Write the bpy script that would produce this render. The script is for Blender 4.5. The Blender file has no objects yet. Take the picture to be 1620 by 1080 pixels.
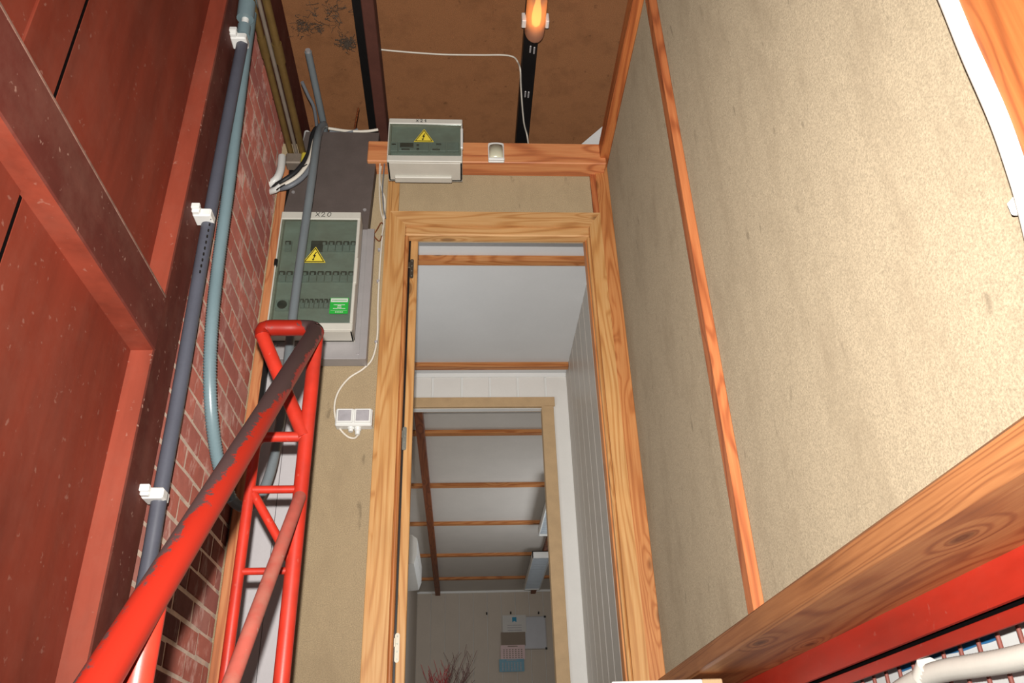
import bpy, bmesh, math, random
from mathutils import Vector, Matrix

# ------------------------------------------------------------------ camera
# World: X right, Y into the building, Z up; the lens is the origin.
PPX, PPY = 810.0, 540.0
VZ = (728.0, -1745.0)      # vanishing point of plumb lines
VY = (731.0, 1298.0)       # vanishing point of the stair axis
F = math.sqrt(-((VZ[0]-PPX)*(VY[0]-PPX)+(VZ[1]-PPY)*(VY[1]-PPY)))
def _d(u, v): return Vector((u-PPX, -(v-PPY), -F))
ay = _d(*VY).normalized()
az = _d(*VZ); az = (az-ay*az.dot(ay)).normalized()
ax = ay.cross(az)
ROT = Matrix((ax, ay, az))           # camera axes -> world
def at(u, v, **k):
    """point of a real plane (X=, Y= or Z=) seen at photo position u, v"""
    r = ROT @ _d(u, v)
    (a, val), = k.items()
    return r*(val/r['XYZ'.index(a)])

sc = bpy.context.scene
col = sc.collection
cam_d = bpy.data.cameras.new('camera')
cam_d.sensor_fit = 'HORIZONTAL'; cam_d.sensor_width = 36.0
cam_d.lens = F/1620.0*36.0
cam_d.clip_start = 0.02
cam = bpy.data.objects.new('camera', cam_d)
cam.matrix_world = ROT.to_4x4()
col.objects.link(cam); sc.camera = cam

# ------------------------------------------------------------------ world, flash, exposure
wd = bpy.data.worlds.new('world'); sc.world = wd; wd.use_nodes = True
bg = wd.node_tree.nodes['Background']
bg.inputs[0].default_value = (0.80, 0.90, 1.0, 1); bg.inputs[1].default_value = 0.30
fl_d = bpy.data.lights.new('camera_flash', 'SPOT')      # the flash unit just above the lens
fl_d.energy = 600.0; fl_d.spot_size = math.radians(112); fl_d.spot_blend = 1.0; fl_d.color = (1.0, 0.965, 0.91); fl_d.shadow_soft_size = 0.014
fl = bpy.data.objects.new('camera_flash', fl_d)
fl.matrix_world = Matrix.Translation(ROT @ Vector((-0.018, 0.115, 0.01))) @ ROT.to_4x4(); col.objects.link(fl)
def fill_lamp(name, loc, rot, sx, sy, power, color):      # area lamp added at an unseen window to brighten the space
    d = bpy.data.lights.new(name, 'AREA'); d.shape = 'RECTANGLE'; d.size = sx; d.size_y = sy
    d.energy = power; d.color = color
    o = bpy.data.objects.new(name, d); o.location = loc; o.rotation_euler = rot; col.objects.link(o); return o
fill_lamp('fill_hall', (-.985, 4.1, 1.55), (0, -math.pi/2, 0), 1.0, 1.1, 11, (.93, .97, 1.0))  # added fill for the hall
fill_lamp('fill_room', (1.60, 8.2, 1.65), (0, math.pi/2, 0), 1.0, 1.9, 27, (.95, .97, 1.0))  # added fill for the far room
vs = sc.view_settings
vs.view_transform = 'Standard'; vs.look = 'None'; vs.gamma = 1.0; vs.exposure = 0.0
vs.use_curve_mapping = False
sc.display_settings.display_device = 'sRGB'

# ------------------------------------------------------------------ materials
def s2l(c):
    return tuple(((x/255.0)/12.92 if x/255.0 <= .04045 else ((x/255.0+.055)/1.055)**2.4) for x in c)
class NT:
    def __init__(s, name):
        s.m = bpy.data.materials.new(name); s.m.use_nodes = True
        s.t = s.m.node_tree; s.n = s.t.nodes; s.l = s.t.links
        s.b = s.n['Principled BSDF']
    def node(s, typ, **kw):
        n = s.n.new(typ)
        for k, v in kw.items(): setattr(n, k, v)
        return n
    def link(s, a, b): s.l.new(a, b)
    def coord(s, kind='Object'):
        if kind == 'Position': return s.node('ShaderNodeNewGeometry').outputs['Position']
        return s.node('ShaderNodeTexCoord').outputs[kind]
    def mapping(s, src, scale=(1,1,1), loc=(0,0,0), rot=(0,0,0)):
        m = s.node('ShaderNodeMapping'); s.link(src, m.inputs[0])
        m.inputs['Location'].default_value = loc; m.inputs['Scale'].default_value = scale
        m.inputs['Rotation'].default_value = rot
        return m.outputs[0]
    def noise(s, src, scale, detail=3, rough=.55, dist=0):
        n = s.node('ShaderNodeTexNoise'); s.link(src, n.inputs['Vector'])
        n.inputs['Scale'].default_value = scale; n.inputs['Detail'].default_value = detail
        n.inputs['Roughness'].default_value = rough; n.inputs['Distortion'].default_value = dist
        return n.outputs['Fac']
    def ramp(s, src, stops, interp='LINEAR'):
        r = s.node('ShaderNodeValToRGB'); s.link(src, r.inputs[0]); cr = r.color_ramp
        cr.interpolation = interp
        while len(cr.elements) < len(stops): cr.elements.new(.5)
        for e, (p, c) in zip(cr.elements, stops):
            e.position = p; e.color = (c, c, c, 1) if isinstance(c, (int, float)) else (*c[:3], 1)
        return r.outputs[0]
    def math(s, op, a, b=None, c=None):
        m = s.node('ShaderNodeMath', operation=op)
        for i, x in enumerate((a, b, c)):
            if x is None: continue
            if isinstance(x, (int, float)): m.inputs[i].default_value = x
            else: s.link(x, m.inputs[i])
        return m.outputs[0]
    def mix(s, fac, a, b, blend='MIX'):
        m = s.node('ShaderNodeMix', data_type='RGBA', blend_type=blend)
        for sock, x in ((m.inputs[0], fac), (m.inputs[6], a), (m.inputs[7], b)):
            if isinstance(x, (int, float)): sock.default_value = x
            elif isinstance(x, tuple): sock.default_value = (*x[:3], 1)
            else: s.link(x, sock)
        return m.outputs[2]
    def out(s, color, rough=.6, bump=None, bstr=.2, bdist=.01, metal=0, spec=.5, dr=0):
        b = s.b
        if isinstance(color, tuple): b.inputs['Base Color'].default_value = (*color[:3], 1)
        else: s.link(color, b.inputs['Base Color'])
        if isinstance(rough, (int, float)): b.inputs['Roughness'].default_value = rough
        else: s.link(rough, b.inputs['Roughness'])
        b.inputs['Metallic'].default_value = metal
        b.inputs['Specular IOR Level'].default_value = spec
        if dr and 'Diffuse Roughness' in b.inputs: b.inputs['Diffuse Roughness'].default_value = dr
        if bump is not None:
            bp = s.node('ShaderNodeBump'); bp.inputs['Strength'].default_value = bstr
            bp.inputs['Distance'].default_value = bdist
            s.link(bump, bp.inputs['Height']); s.link(bp.outputs[0], b.inputs['Normal'])
        return s.m

def plain(name, rgb, rough=.55, var=.12, scale=9, metal=0, spec=.4, bump=0.0):
    t = NT(name); c = t.coord('Position'); base = s2l(rgb)
    n = t.noise(c, scale, 4); n2 = t.noise(c, scale*14, 2)
    lo = tuple(x*(1-var) for x in base); hi = tuple(min(1, x*(1+var)) for x in base)
    cl = t.ramp(t.math('ADD', t.math('MULTIPLY', n, .7), t.math('MULTIPLY', n2, .3)), [(.3, lo), (.7, hi)])
    return t.out(cl, rough, n2 if bump else None, bump, .002, metal, spec)

def wood(name, light, mid, dark, axis='Z', rings=34, cross=11.0, along=.8, knots=1.0, rough=.5, dirt=.0, shift=(0,0,0)):
    t = NT(name); c = t.coord('Position')
    sc3 = [cross]*3; sc3['XYZ'.index(axis)] = along
    kc = [7.0]*3; kc['XYZ'.index(axis)] = 2.6
    mp = t.mapping(c, tuple(sc3), shift)
    vor = t.node('ShaderNodeTexVoronoi', feature='F1'); t.link(t.mapping(c, tuple(kc), shift), vor.inputs['Vector'])
    vor.inputs['Scale'].default_value = 1.0
    kd = vor.outputs['Distance']
    kn = t.ramp(kd, [(.0, 1.0), (.16, .35), (.34, 0.0)])
    v = t.noise(mp, .55, 2, .45, .3)
    v = t.math('ADD', v, t.math('MULTIPLY', kn, .16*knots))
    ring = t.math('SINE', t.math('MULTIPLY', v, rings*4.2))
    ring = t.math('MULTIPLY_ADD', ring, .5, .5)
    ring = t.math('POWER', ring, 3.0)
    fs = [130.0]*3; fs['XYZ'.index(axis)] = 5.0
    fib = t.noise(t.mapping(c, tuple(fs)), 1.0, 3)
    fac = t.math('ADD', t.math('MULTIPLY', ring, .31), t.math('MULTIPLY', fib, .58))
    cl = t.ramp(fac, [(.16, s2l(light)), (.44, s2l(mid)), (.90, s2l(dark))])
    kcore = t.ramp(kd, [(.0, 1.0), (.07, .85), (.115, 0.0)])
    if knots: cl = t.mix(t.math('MULTIPLY', kcore, .7*min(1, knots)), cl, s2l(tuple(x*.62 for x in dark)))
    big = t.noise(c, 3.1, 3)
    cl = t.mix(t.ramp(big, [(.35, .0), (.75, .22+dirt)]), cl, s2l(tuple(x*.7 for x in mid)))
    return t.out(cl, rough, fib, .12, .002, spec=.35)

M = {}
def fibreboard(name, rgb, stain):
    t = NT(name); c = t.coord('Position'); b = s2l(rgb)
    fine = t.noise(c, 260, 2, .7); mid = t.noise(c, 34, 4, .65)
    streak = t.noise(t.mapping(c, (5.5, 5.5, 2.2)), 1.6, 6, .66)
    spots = t.noise(t.mapping(c, (26, 26, 9)), 1.0, 2)
    cl = t.ramp(fine, [(.30, tuple(x*.70 for x in b)), (.5, b), (.70, tuple(min(1, x*1.28) for x in b))])
    cl = t.mix(t.ramp(mid, [(.35, 0.0), (.7, .20)]), cl, tuple(x*.74 for x in b))
    cl = t.mix(t.ramp(streak, [(.48, 0.0), (.76, .60)]), cl, s2l(stain))
    cl = t.mix(t.ramp(spots, [(.68, 0.0), (.76, .45)]), cl, tuple(x*.45 for x in s2l(stain)))
    return t.out(cl, .85, fine, .25, .0015, spec=.2, dr=1.0)
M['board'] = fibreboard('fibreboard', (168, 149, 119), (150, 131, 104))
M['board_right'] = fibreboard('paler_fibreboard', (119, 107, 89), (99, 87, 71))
M['pine_z'] = wood('pine_upright', (212, 166, 110), (196, 142, 84), (158, 100, 54), 'Z', 30)
M['pine_x'] = wood('pine_level', (218, 172, 118), (200, 148, 92), (164, 106, 60), 'X', 26, shift=(1.3, .4, .2))
M['pine_y'] = wood('pine_sill', (196, 134, 82), (170, 104, 60), (112, 60, 36), 'Y', 26, cross=7, shift=(.3, .7, .9), knots=1.3)
M['stud'] = wood('reddish_stud', (198, 124, 76), (174, 99, 58), (118, 56, 33), 'Z', 24, cross=10, shift=(2.1, .2, .6))
M['stud_y'] = wood('reddish_top_rail', (202, 128, 72), (176, 98, 52), (112, 54, 30), 'Y', 24, shift=(.8, .2, 1.6))
M['beam'] = wood('aged_beam_wood', (228, 158, 104), (206, 128, 80), (140, 74, 48), 'X', 15, cross=7, shift=(.2, 3.1, .5), knots=1.4)
M['batten'] = wood('batten_pine', (206, 146, 92), (186, 116, 62), (134, 72, 36), 'X', 24, shift=(.7, .4, .5))
M['runner'] = wood('dark_runner', (146, 84, 48), (118, 62, 34), (78, 38, 22), 'Y', 20)
M['mdf'] = plain('tan_trim', (196, 164, 124), .6, .10, 12)
M['stud_near'] = wood('stud_by_lamp', (176, 106, 56), (154, 86, 44), (104, 50, 26), 'Z', 24, shift=(.4, .2, .6))
M['pine_edge'] = wood('dark_plank_edge', (164, 110, 68), (142, 90, 54), (98, 56, 36), 'Y', 30, cross=22, along=.4, knots=.3)  # darker wood used on the plank's front edge only
M['pine_r'] = wood('orange_pine', (206, 144, 88), (186, 118, 66), (144, 80, 42), 'Z', 30, shift=(.9, .1, .3))
M['post'] = wood('salmon_post', (212, 146, 98), (192, 118, 76), (140, 76, 48), 'Z', 22)

def redpaint(name, rgb, dust=.3, rough=.5, axis='Z', spec=.35):
    t = NT(name); c = t.coord('Position'); b = s2l(rgb)
    st = [5.0]*3; st['XYZ'.index(axis)] = .9
    a = t.noise(t.mapping(c, tuple(st)), 1.6, 5, .6)
    f = t.noise(c, 120, 2, .7); bl = t.noise(c, 5.0, 5, .7)
    cl = t.ramp(a, [(.3, tuple(x*.70 for x in b)), (.55, b), (.8, tuple(min(1, x*1.22) for x in b))])
    d = t.math('MULTIPLY', t.ramp(bl, [(.44, 0.0), (.75, 1.0)]), dust)
    cl = t.mix(d, cl, s2l((150, 112, 96)))
    sp = t.ramp(t.noise(c, 48, 2, .5), [(.69, 0.0), (.74, 1.0)])
    cl = t.mix(t.math('MULTIPLY', sp, min(.5, dust*2.2)), cl, s2l((176, 140, 124)))
    return t.out(cl, rough, f, .1, .001, spec=spec)
M['red_panel'] = redpaint('dusty_red_panel', (124, 50, 33), .12, .6)
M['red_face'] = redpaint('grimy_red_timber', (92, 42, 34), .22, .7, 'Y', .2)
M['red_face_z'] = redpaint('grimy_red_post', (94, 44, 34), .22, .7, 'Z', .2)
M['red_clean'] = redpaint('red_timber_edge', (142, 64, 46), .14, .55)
M['steel_red'] = redpaint('red_steel_paint', (172, 42, 27), .06, .38, 'Y', .5)
M['steel_red_dusty'] = redpaint('dusty_red_tube', (166, 82, 70), .9, .6, 'Y')
def handrail_mat():
    t = NT('worn_red_handrail'); c = t.coord('Position')
    base = s2l((136, 29, 17)); dark = s2l((62, 44, 43))
    sep = t.node('ShaderNodeSeparateXYZ'); t.link(c, sep.inputs[0])
    n = t.noise(t.mapping(c, (14, 6, 6)), 1.0, 6, .7)
    n2 = t.noise(c, 60, 4, .7)
    gn = t.node('ShaderNodeNewGeometry'); sn = t.node('ShaderNodeSeparateXYZ'); t.link(gn.outputs['Normal'], sn.inputs[0])
    dn = t.node('ShaderNodeVectorMath', operation='DOT_PRODUCT'); t.link(gn.outputs['Normal'], dn.inputs[0])
    dn.inputs[1].default_value = (-.66, -.20, .72)                      # gloves and loads wear this side of the rail
    def mr(src, a, b, c, d):
        m = t.node('ShaderNodeMapRange'); t.link(src, m.inputs[0])
        for k, x in zip((1, 2, 3, 4), (a, b, c, d)): m.inputs[k].default_value = x
        return m.outputs[0]
    up = mr(sep.outputs['Y'], 1.10, 1.85, -.33, .27)
    lf = mr(sep.outputs['X'], -.50, -.45, -.9, 0.0)
    v = t.math('ADD', t.math('MULTIPLY', dn.outputs['Value'], .42), t.math('ADD', up, lf))
    v = t.math('ADD', v, t.math('MULTIPLY_ADD', n, 1.1, -.55))
    v = t.math('ADD', v, t.math('MULTIPLY_ADD', n2, .5, -.25))
    f = t.ramp(v, [(.06, 0.0), (.13, 1.0)])
    chip = t.ramp(t.noise(c, 34, 3, .6), [(.67, 0.0), (.70, .85)])
    f = t.math('MAXIMUM', f, t.math('MULTIPLY', chip, t.ramp(t.noise(c, 6, 2), [(.45, 0.0), (.6, 1.0)])))
    cl = t.mix(f, base, dark)
    rr = t.ramp(f, [(0, .36), (1, .6)])
    return t.out(cl, rr, n2, .08, .001, spec=.45)
M['handrail'] = handrail_mat()

def brickmat():
    t = NT('old_red_brick'); c = t.coord('Position')
    oi = t.node('ShaderNodeObjectInfo').outputs['Random']
    cl = t.ramp(oi, [(0, s2l((132, 72, 60))), (.35, s2l((146, 84, 71))), (.7, s2l((120, 70, 63))), (1, s2l((140, 92, 82)))])
    n = t.noise(c, 22, 5, .65)
    cl = t.mix(t.ramp(n, [(.35, 0.0), (.75, .4)]), cl, s2l((98, 56, 50)))
    lime = t.noise(t.mapping(c, (6, 6, 3.2)), 1.8, 6, .72)
    cl = t.mix(t.ramp(lime, [(.54, 0.0), (.80, .70)]), cl, s2l((206, 184, 172)))
    return t.out(cl, .85, n, .35, .004, spec=.2, dr=1.0)
M['brick'] = brickmat()
M['mortar'] = plain('pale_mortar', (228, 206, 188), .9, .25, 18, spec=.1, bump=.4)
M['ceil'] = fibreboard('brown_ceiling_board', (136, 92, 60), (106, 70, 45))
M['joist'] = plain('red_brown_joist', (92, 54, 44), .7, .2, 8)
M['black'] = plain('black_paint_and_gap_shade', (22, 20, 20), .5, .2, 10)
M['dust'] = plain('settled_dust', (126, 96, 84), .95, .4, 30, spec=.05)
M['gap_shade'] = plain('painted_gap_shade', (12, 9, 9), .9, .1, 10, spec=.05)  # near-black that paints the shade inside narrow gaps
M['white_ceil'] = plain('white_ceiling_board', (212, 212, 212), .75, .03, 4)
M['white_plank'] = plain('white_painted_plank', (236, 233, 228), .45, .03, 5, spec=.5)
M['grey_plank'] = plain('shaded_gloss_plank', (172, 164, 154), .4, .03, 5, spec=.5)  # white planks coloured grey for the shade of grazing light
M['white_gap'] = plain('plank_tongue', (238, 238, 236), .4, .02, 5)
M['room_plank'] = plain('cream_room_plank', (196, 184, 170), .6, .04, 4)
M['room_ceil'] = plain('room_ceiling_board', (206, 200, 192), .8, .04, 4)
M['white'] = plain('white_plastic', (226, 226, 222), .35, .04, 10, spec=.5)
M['white_wall'] = plain('white_sheet', (222, 222, 220), .6, .05, 6)
M['grey_board'] = plain('pale_grey_board', (188, 184, 186), .6, .06, 8)
M['floor'] = plain('grey_concrete', (120, 115, 108), .8, .2, 6)
M['box_grey'] = plain('light_grey_enclosure', (202, 199, 188), .42, .05, 9, spec=.5)
M['box_in'] = plain('grey_inner_cover', (176, 184, 178), .5, .06, 9)
M['breaker'] = plain('breaker_body', (160, 172, 170), .45, .05, 20)
M['toggle'] = plain('dark_toggle', (38, 46, 50), .4, .1, 20)
M['yellow'] = plain('warning_yellow', (232, 210, 72), .4, .04, 20)
M['ink'] = plain('black_ink', (24, 22, 20), .5, .05, 20)
M['green'] = plain('sticker_green', (44, 168, 62), .4, .05, 20)
M['pvc_dark'] = plain('dark_grey_pipe', (78, 80, 90), .42, .10, 9, spec=.45)
M['pvc_grey'] = plain('grey_pvc', (114, 122, 126), .4, .07, 9, spec=.5)
M['flex'] = plain('blue_grey_flex', (112, 132, 138), .32, .07, 9, spec=.6)
M['flex_white'] = plain('white_flex', (226, 222, 212), .4, .05, 9, spec=.4)
M['cable_w'] = plain('white_cable', (222, 214, 200), .45, .07, 14)
M['cable_g'] = plain('grey_cable', (116, 120, 126), .45, .08, 14)
M['cable_k'] = plain('black_cable', (34, 34, 36), .5, .1, 14)
M['brass'] = plain('dull_brass', (112, 88, 48), .45, .22, 14, metal=.25, spec=.5)
M['brass_grey'] = plain('dull_steel_pipe', (132, 120, 108), .5, .2, 14, metal=.2)
M['tape'] = plain('yellow_tape', (196, 178, 60), .5, .12, 30)
M['plate_dark'] = plain('dark_brown_sheet', (94, 84, 80), .55, .14, 10)
M['alu'] = plain('brushed_aluminium', (176, 172, 172), .42, .07, 14, metal=.35)
M['steel'] = plain('dull_steel', (150, 150, 140), .4, .1, 20, metal=.6)
M['dark_steel'] = plain('bronzed_hinge', (92, 84, 72), .4, .1, 20, metal=.5)
M['hinge_paint'] = plain('cream_hinge', (214, 206, 186), .45, .06, 20)
M['rod'] = plain('red_brown_rod', (128, 70, 60), .6, .15, 20)
M['blue'] = plain('blue_film', (56, 118, 170), .4, .1, 20)
M['cream_lens'] = plain('cream_lens', (214, 212, 186), .25, .04, 20, spec=.6)
M['grey_lid'] = plain('smoky_lid', (168, 164, 168), .35, .14, 40, spec=.5)
M['cobweb'] = plain('dusty_cobweb', (92, 78, 66), .9, .2, 30)
M['paper'] = plain('white_paper', (206, 204, 200), .8, .03, 10)
M['paper_brown'] = plain('brown_print', (140, 126, 112), .8, .05, 10)
M['paper_pink'] = plain('pink_print', (222, 196, 196), .8, .04, 10)
M['paper_blue'] = plain('blue_print', (128, 172, 192), .8, .05, 10)
M['logo_blue'] = plain('logo_blue', (50, 140, 176), .7, .05, 10)
M['wb'] = plain('whiteboard_face', (196, 198, 204), .25, .03, 10, spec=.6)
M['twig_red'] = plain('red_twig', (150, 40, 44), .7, .2, 30)
M['twig_brown'] = plain('brown_twig', (92, 66, 60), .8, .2, 30)
M['vase'] = plain('dark_vase', (70, 50, 44), .4, .1, 10)
M['louvre'] = plain('louvre_metal', (206, 214, 222), .25, .04, 10, metal=.5)

def smoked():
    t = NT('smoked_window'); t.n.remove(t.b)
    o = t.n['Material Output']
    tr = t.node('ShaderNodeBsdfTransparent'); tr.inputs[0].default_value = (.80, .84, .81, 1)
    df = t.node('ShaderNodeBsdfDiffuse'); df.inputs[0].default_value = (*s2l((118, 118, 102)), 1)
    gl = t.node('ShaderNodeBsdfGlossy'); gl.inputs['Roughness'].default_value = .12
    m1 = t.node('ShaderNodeMixShader'); m2 = t.node('ShaderNodeMixShader')
    c = t.coord('Position')
    dust = t.ramp(t.noise(t.mapping(c, (5, 5, 9)), 1.7, 5, .65), [(.3, .06), (.75, .22)])
    t.link(dust, m1.inputs[0]); t.link(tr.outputs[0], m1.inputs[1]); t.link(df.outputs[0], m1.inputs[2])
    m2.inputs[0].default_value = .05; t.link(m1.outputs[0], m2.inputs[1]); t.link(gl.outputs[0], m2.inputs[2])
    t.link(m2.outputs[0], o.inputs[0]); return t.m
M['smoked'] = smoked()
def lamp_glass():
    t = NT('ribbed_lamp_glass'); t.n.remove(t.b); o = t.n['Material Output']
    tr = t.node('ShaderNodeBsdfTransparent'); tr.inputs[0].default_value = (.92, .84, .76, 1)
    tl = t.node('ShaderNodeBsdfTranslucent'); tl.inputs[0].default_value = (.80, .50, .34, 1)
    df = t.node('ShaderNodeBsdfDiffuse'); df.inputs[0].default_value = (.42, .33, .29, 1)
    gl = t.node('ShaderNodeBsdfGlossy'); gl.inputs['Roughness'].default_value = .15
    m1 = t.node('ShaderNodeMixShader'); m2 = t.node('ShaderNodeMixShader'); m3 = t.node('ShaderNodeMixShader')
    m1.inputs[0].default_value = .72; t.link(tr.outputs[0], m1.inputs[1]); t.link(tl.outputs[0], m1.inputs[2])
    m3.inputs[0].default_value = .38; t.link(m1.outputs[0], m3.inputs[1]); t.link(df.outputs[0], m3.inputs[2])
    m2.inputs[0].default_value = .08; t.link(m3.outputs[0], m2.inputs[1]); t.link(gl.outputs[0], m2.inputs[2])
    t.link(m2.outputs[0], o.inputs[0]); return t.m
M['lamp_glass'] = lamp_glass()
def bulb():
    t = NT('glowing_bulb'); t.b.inputs['Base Color'].default_value = (1, .6, .25, 1)
    t.b.inputs['Emission Color'].default_value = (1, .43, .10, 1); t.b.inputs['Emission Strength'].default_value = 6.0
    return t.m
M['bulb'] = bulb()
def pane():
    t = NT('window_glass'); t.n.remove(t.b); o = t.n['Material Output']
    tr = t.node('ShaderNodeBsdfTransparent'); tr.inputs[0].default_value = (.93, .96, .95, 1)
    gl = t.node('ShaderNodeBsdfGlossy'); gl.inputs['Roughness'].default_value = .02
    m = t.node('ShaderNodeMixShader'); m.inputs[0].default_value = .06
    t.link(tr.outputs[0], m.inputs[1]); t.link(gl.outputs[0], m.inputs[2]); t.link(m.outputs[0], o.inputs[0]); return t.m
M['pane'] = pane()

# ------------------------------------------------------------------ mesh helpers
class MB:
    def __init__(s): s.v = []; s.f = []; s.sm = []; s.mi = []; s.cur = 0
    def _add(s, vs, fs, smooth=False):
        o = len(s.v); s.v += [tuple(p) for p in vs]
        for f in fs: s.f.append(tuple(o+i for i in f)); s.sm.append(smooth); s.mi.append(s.cur)
        return s
    def box(s, x0, x1, y0, y1, z0, z1, c=0.0):
        x0, x1 = sorted((x0, x1)); y0, y1 = sorted((y0, y1)); z0, z1 = sorted((z0, z1))
        if c <= 0:
            vs = [(x, y, z) for x in (x0, x1) for y in (y0, y1) for z in (z0, z1)]
            return s._add(vs, [(0,1,3,2), (4,6,7,5), (0,4,5,1), (2,3,7,6), (0,2,6,4), (1,5,7,3)])
        bm = bmesh.new(); bmesh.ops.create_cube(bm, size=1.0)
        for v in bm.verts:
            v.co = Vector(((x0+x1)/2+v.co.x*(x1-x0), (y0+y1)/2+v.co.y*(y1-y0), (z0+z1)/2+v.co.z*(z1-z0)))
        bmesh.ops.bevel(bm, geom=bm.edges[:], offset=min(c, .45*min(x1-x0, y1-y0, z1-z0)), segments=1, affect='EDGES', profile=.5)
        bm.verts.index_update()
        s._add([v.co for v in bm.verts], [[v.index for v in f.verts] for f in bm.faces]); bm.free(); return s
    def prism(s, pts, axis, a0, a1):
        """2-D polygon pts extruded along axis; the other two axes in XYZ order"""
        n = len(pts); vs = []
        for a in (a0, a1):
            for p, q in pts:
                vs.append({'X': (a, p, q), 'Y': (p, a, q), 'Z': (p, q, a)}[axis])
        fs = [tuple(range(n)), tuple(range(2*n-1, n-1, -1))]+[(i, (i+1) % n, n+(i+1) % n, n+i) for i in range(n)]
        return s._add(vs, fs)
    def hull8(s, a, b):
        """two quads a, b (4 points each) joined to a solid"""
        return s._add(list(a)+list(b), [(0,1,2,3), (7,6,5,4), (0,4,5,1), (1,5,6,2), (2,6,7,3), (3,7,4,0)])
    def tube(s, pts, r, n=12, caps=True, rads=None):
        pts = [Vector(p) for p in pts]; m = len(pts)
        T = []
        for i in range(m):
            a = pts[max(0, i-1)]; b = pts[min(m-1, i+1)]; T.append((b-a).normalized())
        up = Vector((0, 0, 1)) if abs(T[0].z) < .9 else Vector((1, 0, 0))
        u = (up-T[0]*up.dot(T[0])).normalized(); vs = []
        for i in range(m):
            u = (u-T[i]*u.dot(T[i])).normalized(); w = T[i].cross(u)
            ri = rads[i] if rads else r
            for k in range(n):
                a = 2*math.pi*k/n; vs.append(pts[i]+(u*math.cos(a)+w*math.sin(a))*ri)
        fs = [(i*n+k, i*n+(k+1) % n, (i+1)*n+(k+1) % n, (i+1)*n+k) for i in range(m-1) for k in range(n)]
        s._add(vs, fs, True)
        if caps:
            s._add(vs[:n], [tuple(range(n))[::-1]]); s._add(vs[-n:], [tuple(range(n))])
        return s
    def build(s, name, mats, parent=None):
        me = bpy.data.meshes.new(name); me.from_pydata(s.v, [], s.f)
        for m in (mats if isinstance(mats, (list, tuple)) else [mats]): me.materials.append(M[m])
        for p, sm, mi in zip(me.polygons, s.sm, s.mi): p.use_smooth = sm; p.material_index = mi
        bm = bmesh.new(); bm.from_mesh(me); bmesh.ops.recalc_face_normals(bm, faces=bm.faces[:]); bm.to_mesh(me); bm.free()
        o = bpy.data.objects.new(name, me); col.objects.link(o)
        if parent is not None: put(o, parent)
        return o
WORLD = {}
def put(o, parent):
    o.parent = parent
    o.matrix_parent_inverse = WORLD.get(parent.name, Matrix.Identity(4)).inverted()
def tag(o, label, cat, group=None, kind=None):
    o['label'] = label; o['category'] = cat
    if group: o['group'] = group
    if kind: o['kind'] = kind
    return o
def thing(name, loc, label, cat, group=None):
    o = bpy.data.objects.new(name, None); o.empty_display_size = .05
    o.location = loc; col.objects.link(o); WORLD[o.name] = Matrix.Translation(Vector(loc))
    return tag(o, label, cat, group)
def struct(o, label=None, cat=None):
    o['kind'] = 'structure'
    if label: o['label'] = label
    if cat: o['category'] = cat
    return o
def spline(pts, n=8):
    pts = [Vector(p) for p in pts]; out = []
    for i in range(len(pts)-1):
        p0 = pts[max(0, i-1)]; p1 = pts[i]; p2 = pts[i+1]; p3 = pts[min(len(pts)-1, i+2)]
        for k in range(n):
            t = k/n
            out.append(.5*((2*p1)+(p2-p0)*t+(2*p0-5*p1+4*p2-p3)*t*t+(3*p1-p0-3*p2+p3)*t**3))
    return out+[pts[-1]]
def resample(pts, step):
    out = [pts[0]]; acc = 0
    for a, b in zip(pts, pts[1:]):
        L = (b-a).length; d = step-acc
        while d <= L: out.append(a.lerp(b, d/L)); d += step
        acc = (acc+L) % step
    return out
def corrugated(mb, pts, r, pitch=.006, depth=.0022, n=14):
    p = resample(spline(pts, 14), pitch/2)
    mb.tube(p, r, n, True, [r if i % 2 else r-depth for i in range(len(p))])
    return mb
def strokes(mb, lines, origin, sx, sz, y, r=.0012):
    for ln in lines:
        mb.tube([(origin[0]+p*sx, y, origin[1]+q*sz) for p, q in ln], r, 5)
    return mb

# ================================================================== THE SETTING
D = 3.20          # face of the wall with the doorway
XR = .736         # face of the boarded right wall
XP = -.948        # face of the red panels on the left wall
XF = -.88         # front of the red timber frame on the left wall
XB = -.90         # face of the brickwork
ZC = 3.50         # brown ceiling
FL = .28          # upper floor

struct(MB().box(-2.2, 2.6, -2.6, 3.2, -1.60, -1.50).build('floor', 'floor'), 'grey concrete floor at the foot of the stairs', 'floor')
struct(MB().box(-1.0, 1.0, 2.62, 3.3, FL-.06, FL).build('floor_landing', 'floor'), 'landing in front of the doorway', 'floor')
struct(MB().box(-1.0, 1.0, 3.3, 5.4, FL-.06, FL).build('floor_hall', 'floor'), 'floor of the small white hall', 'floor')
struct(MB().box(-.8, 1.7, 5.4, 12.3, FL-.06, FL).build('floor_room', 'floor'), 'floor of the far room', 'floor')

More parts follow.
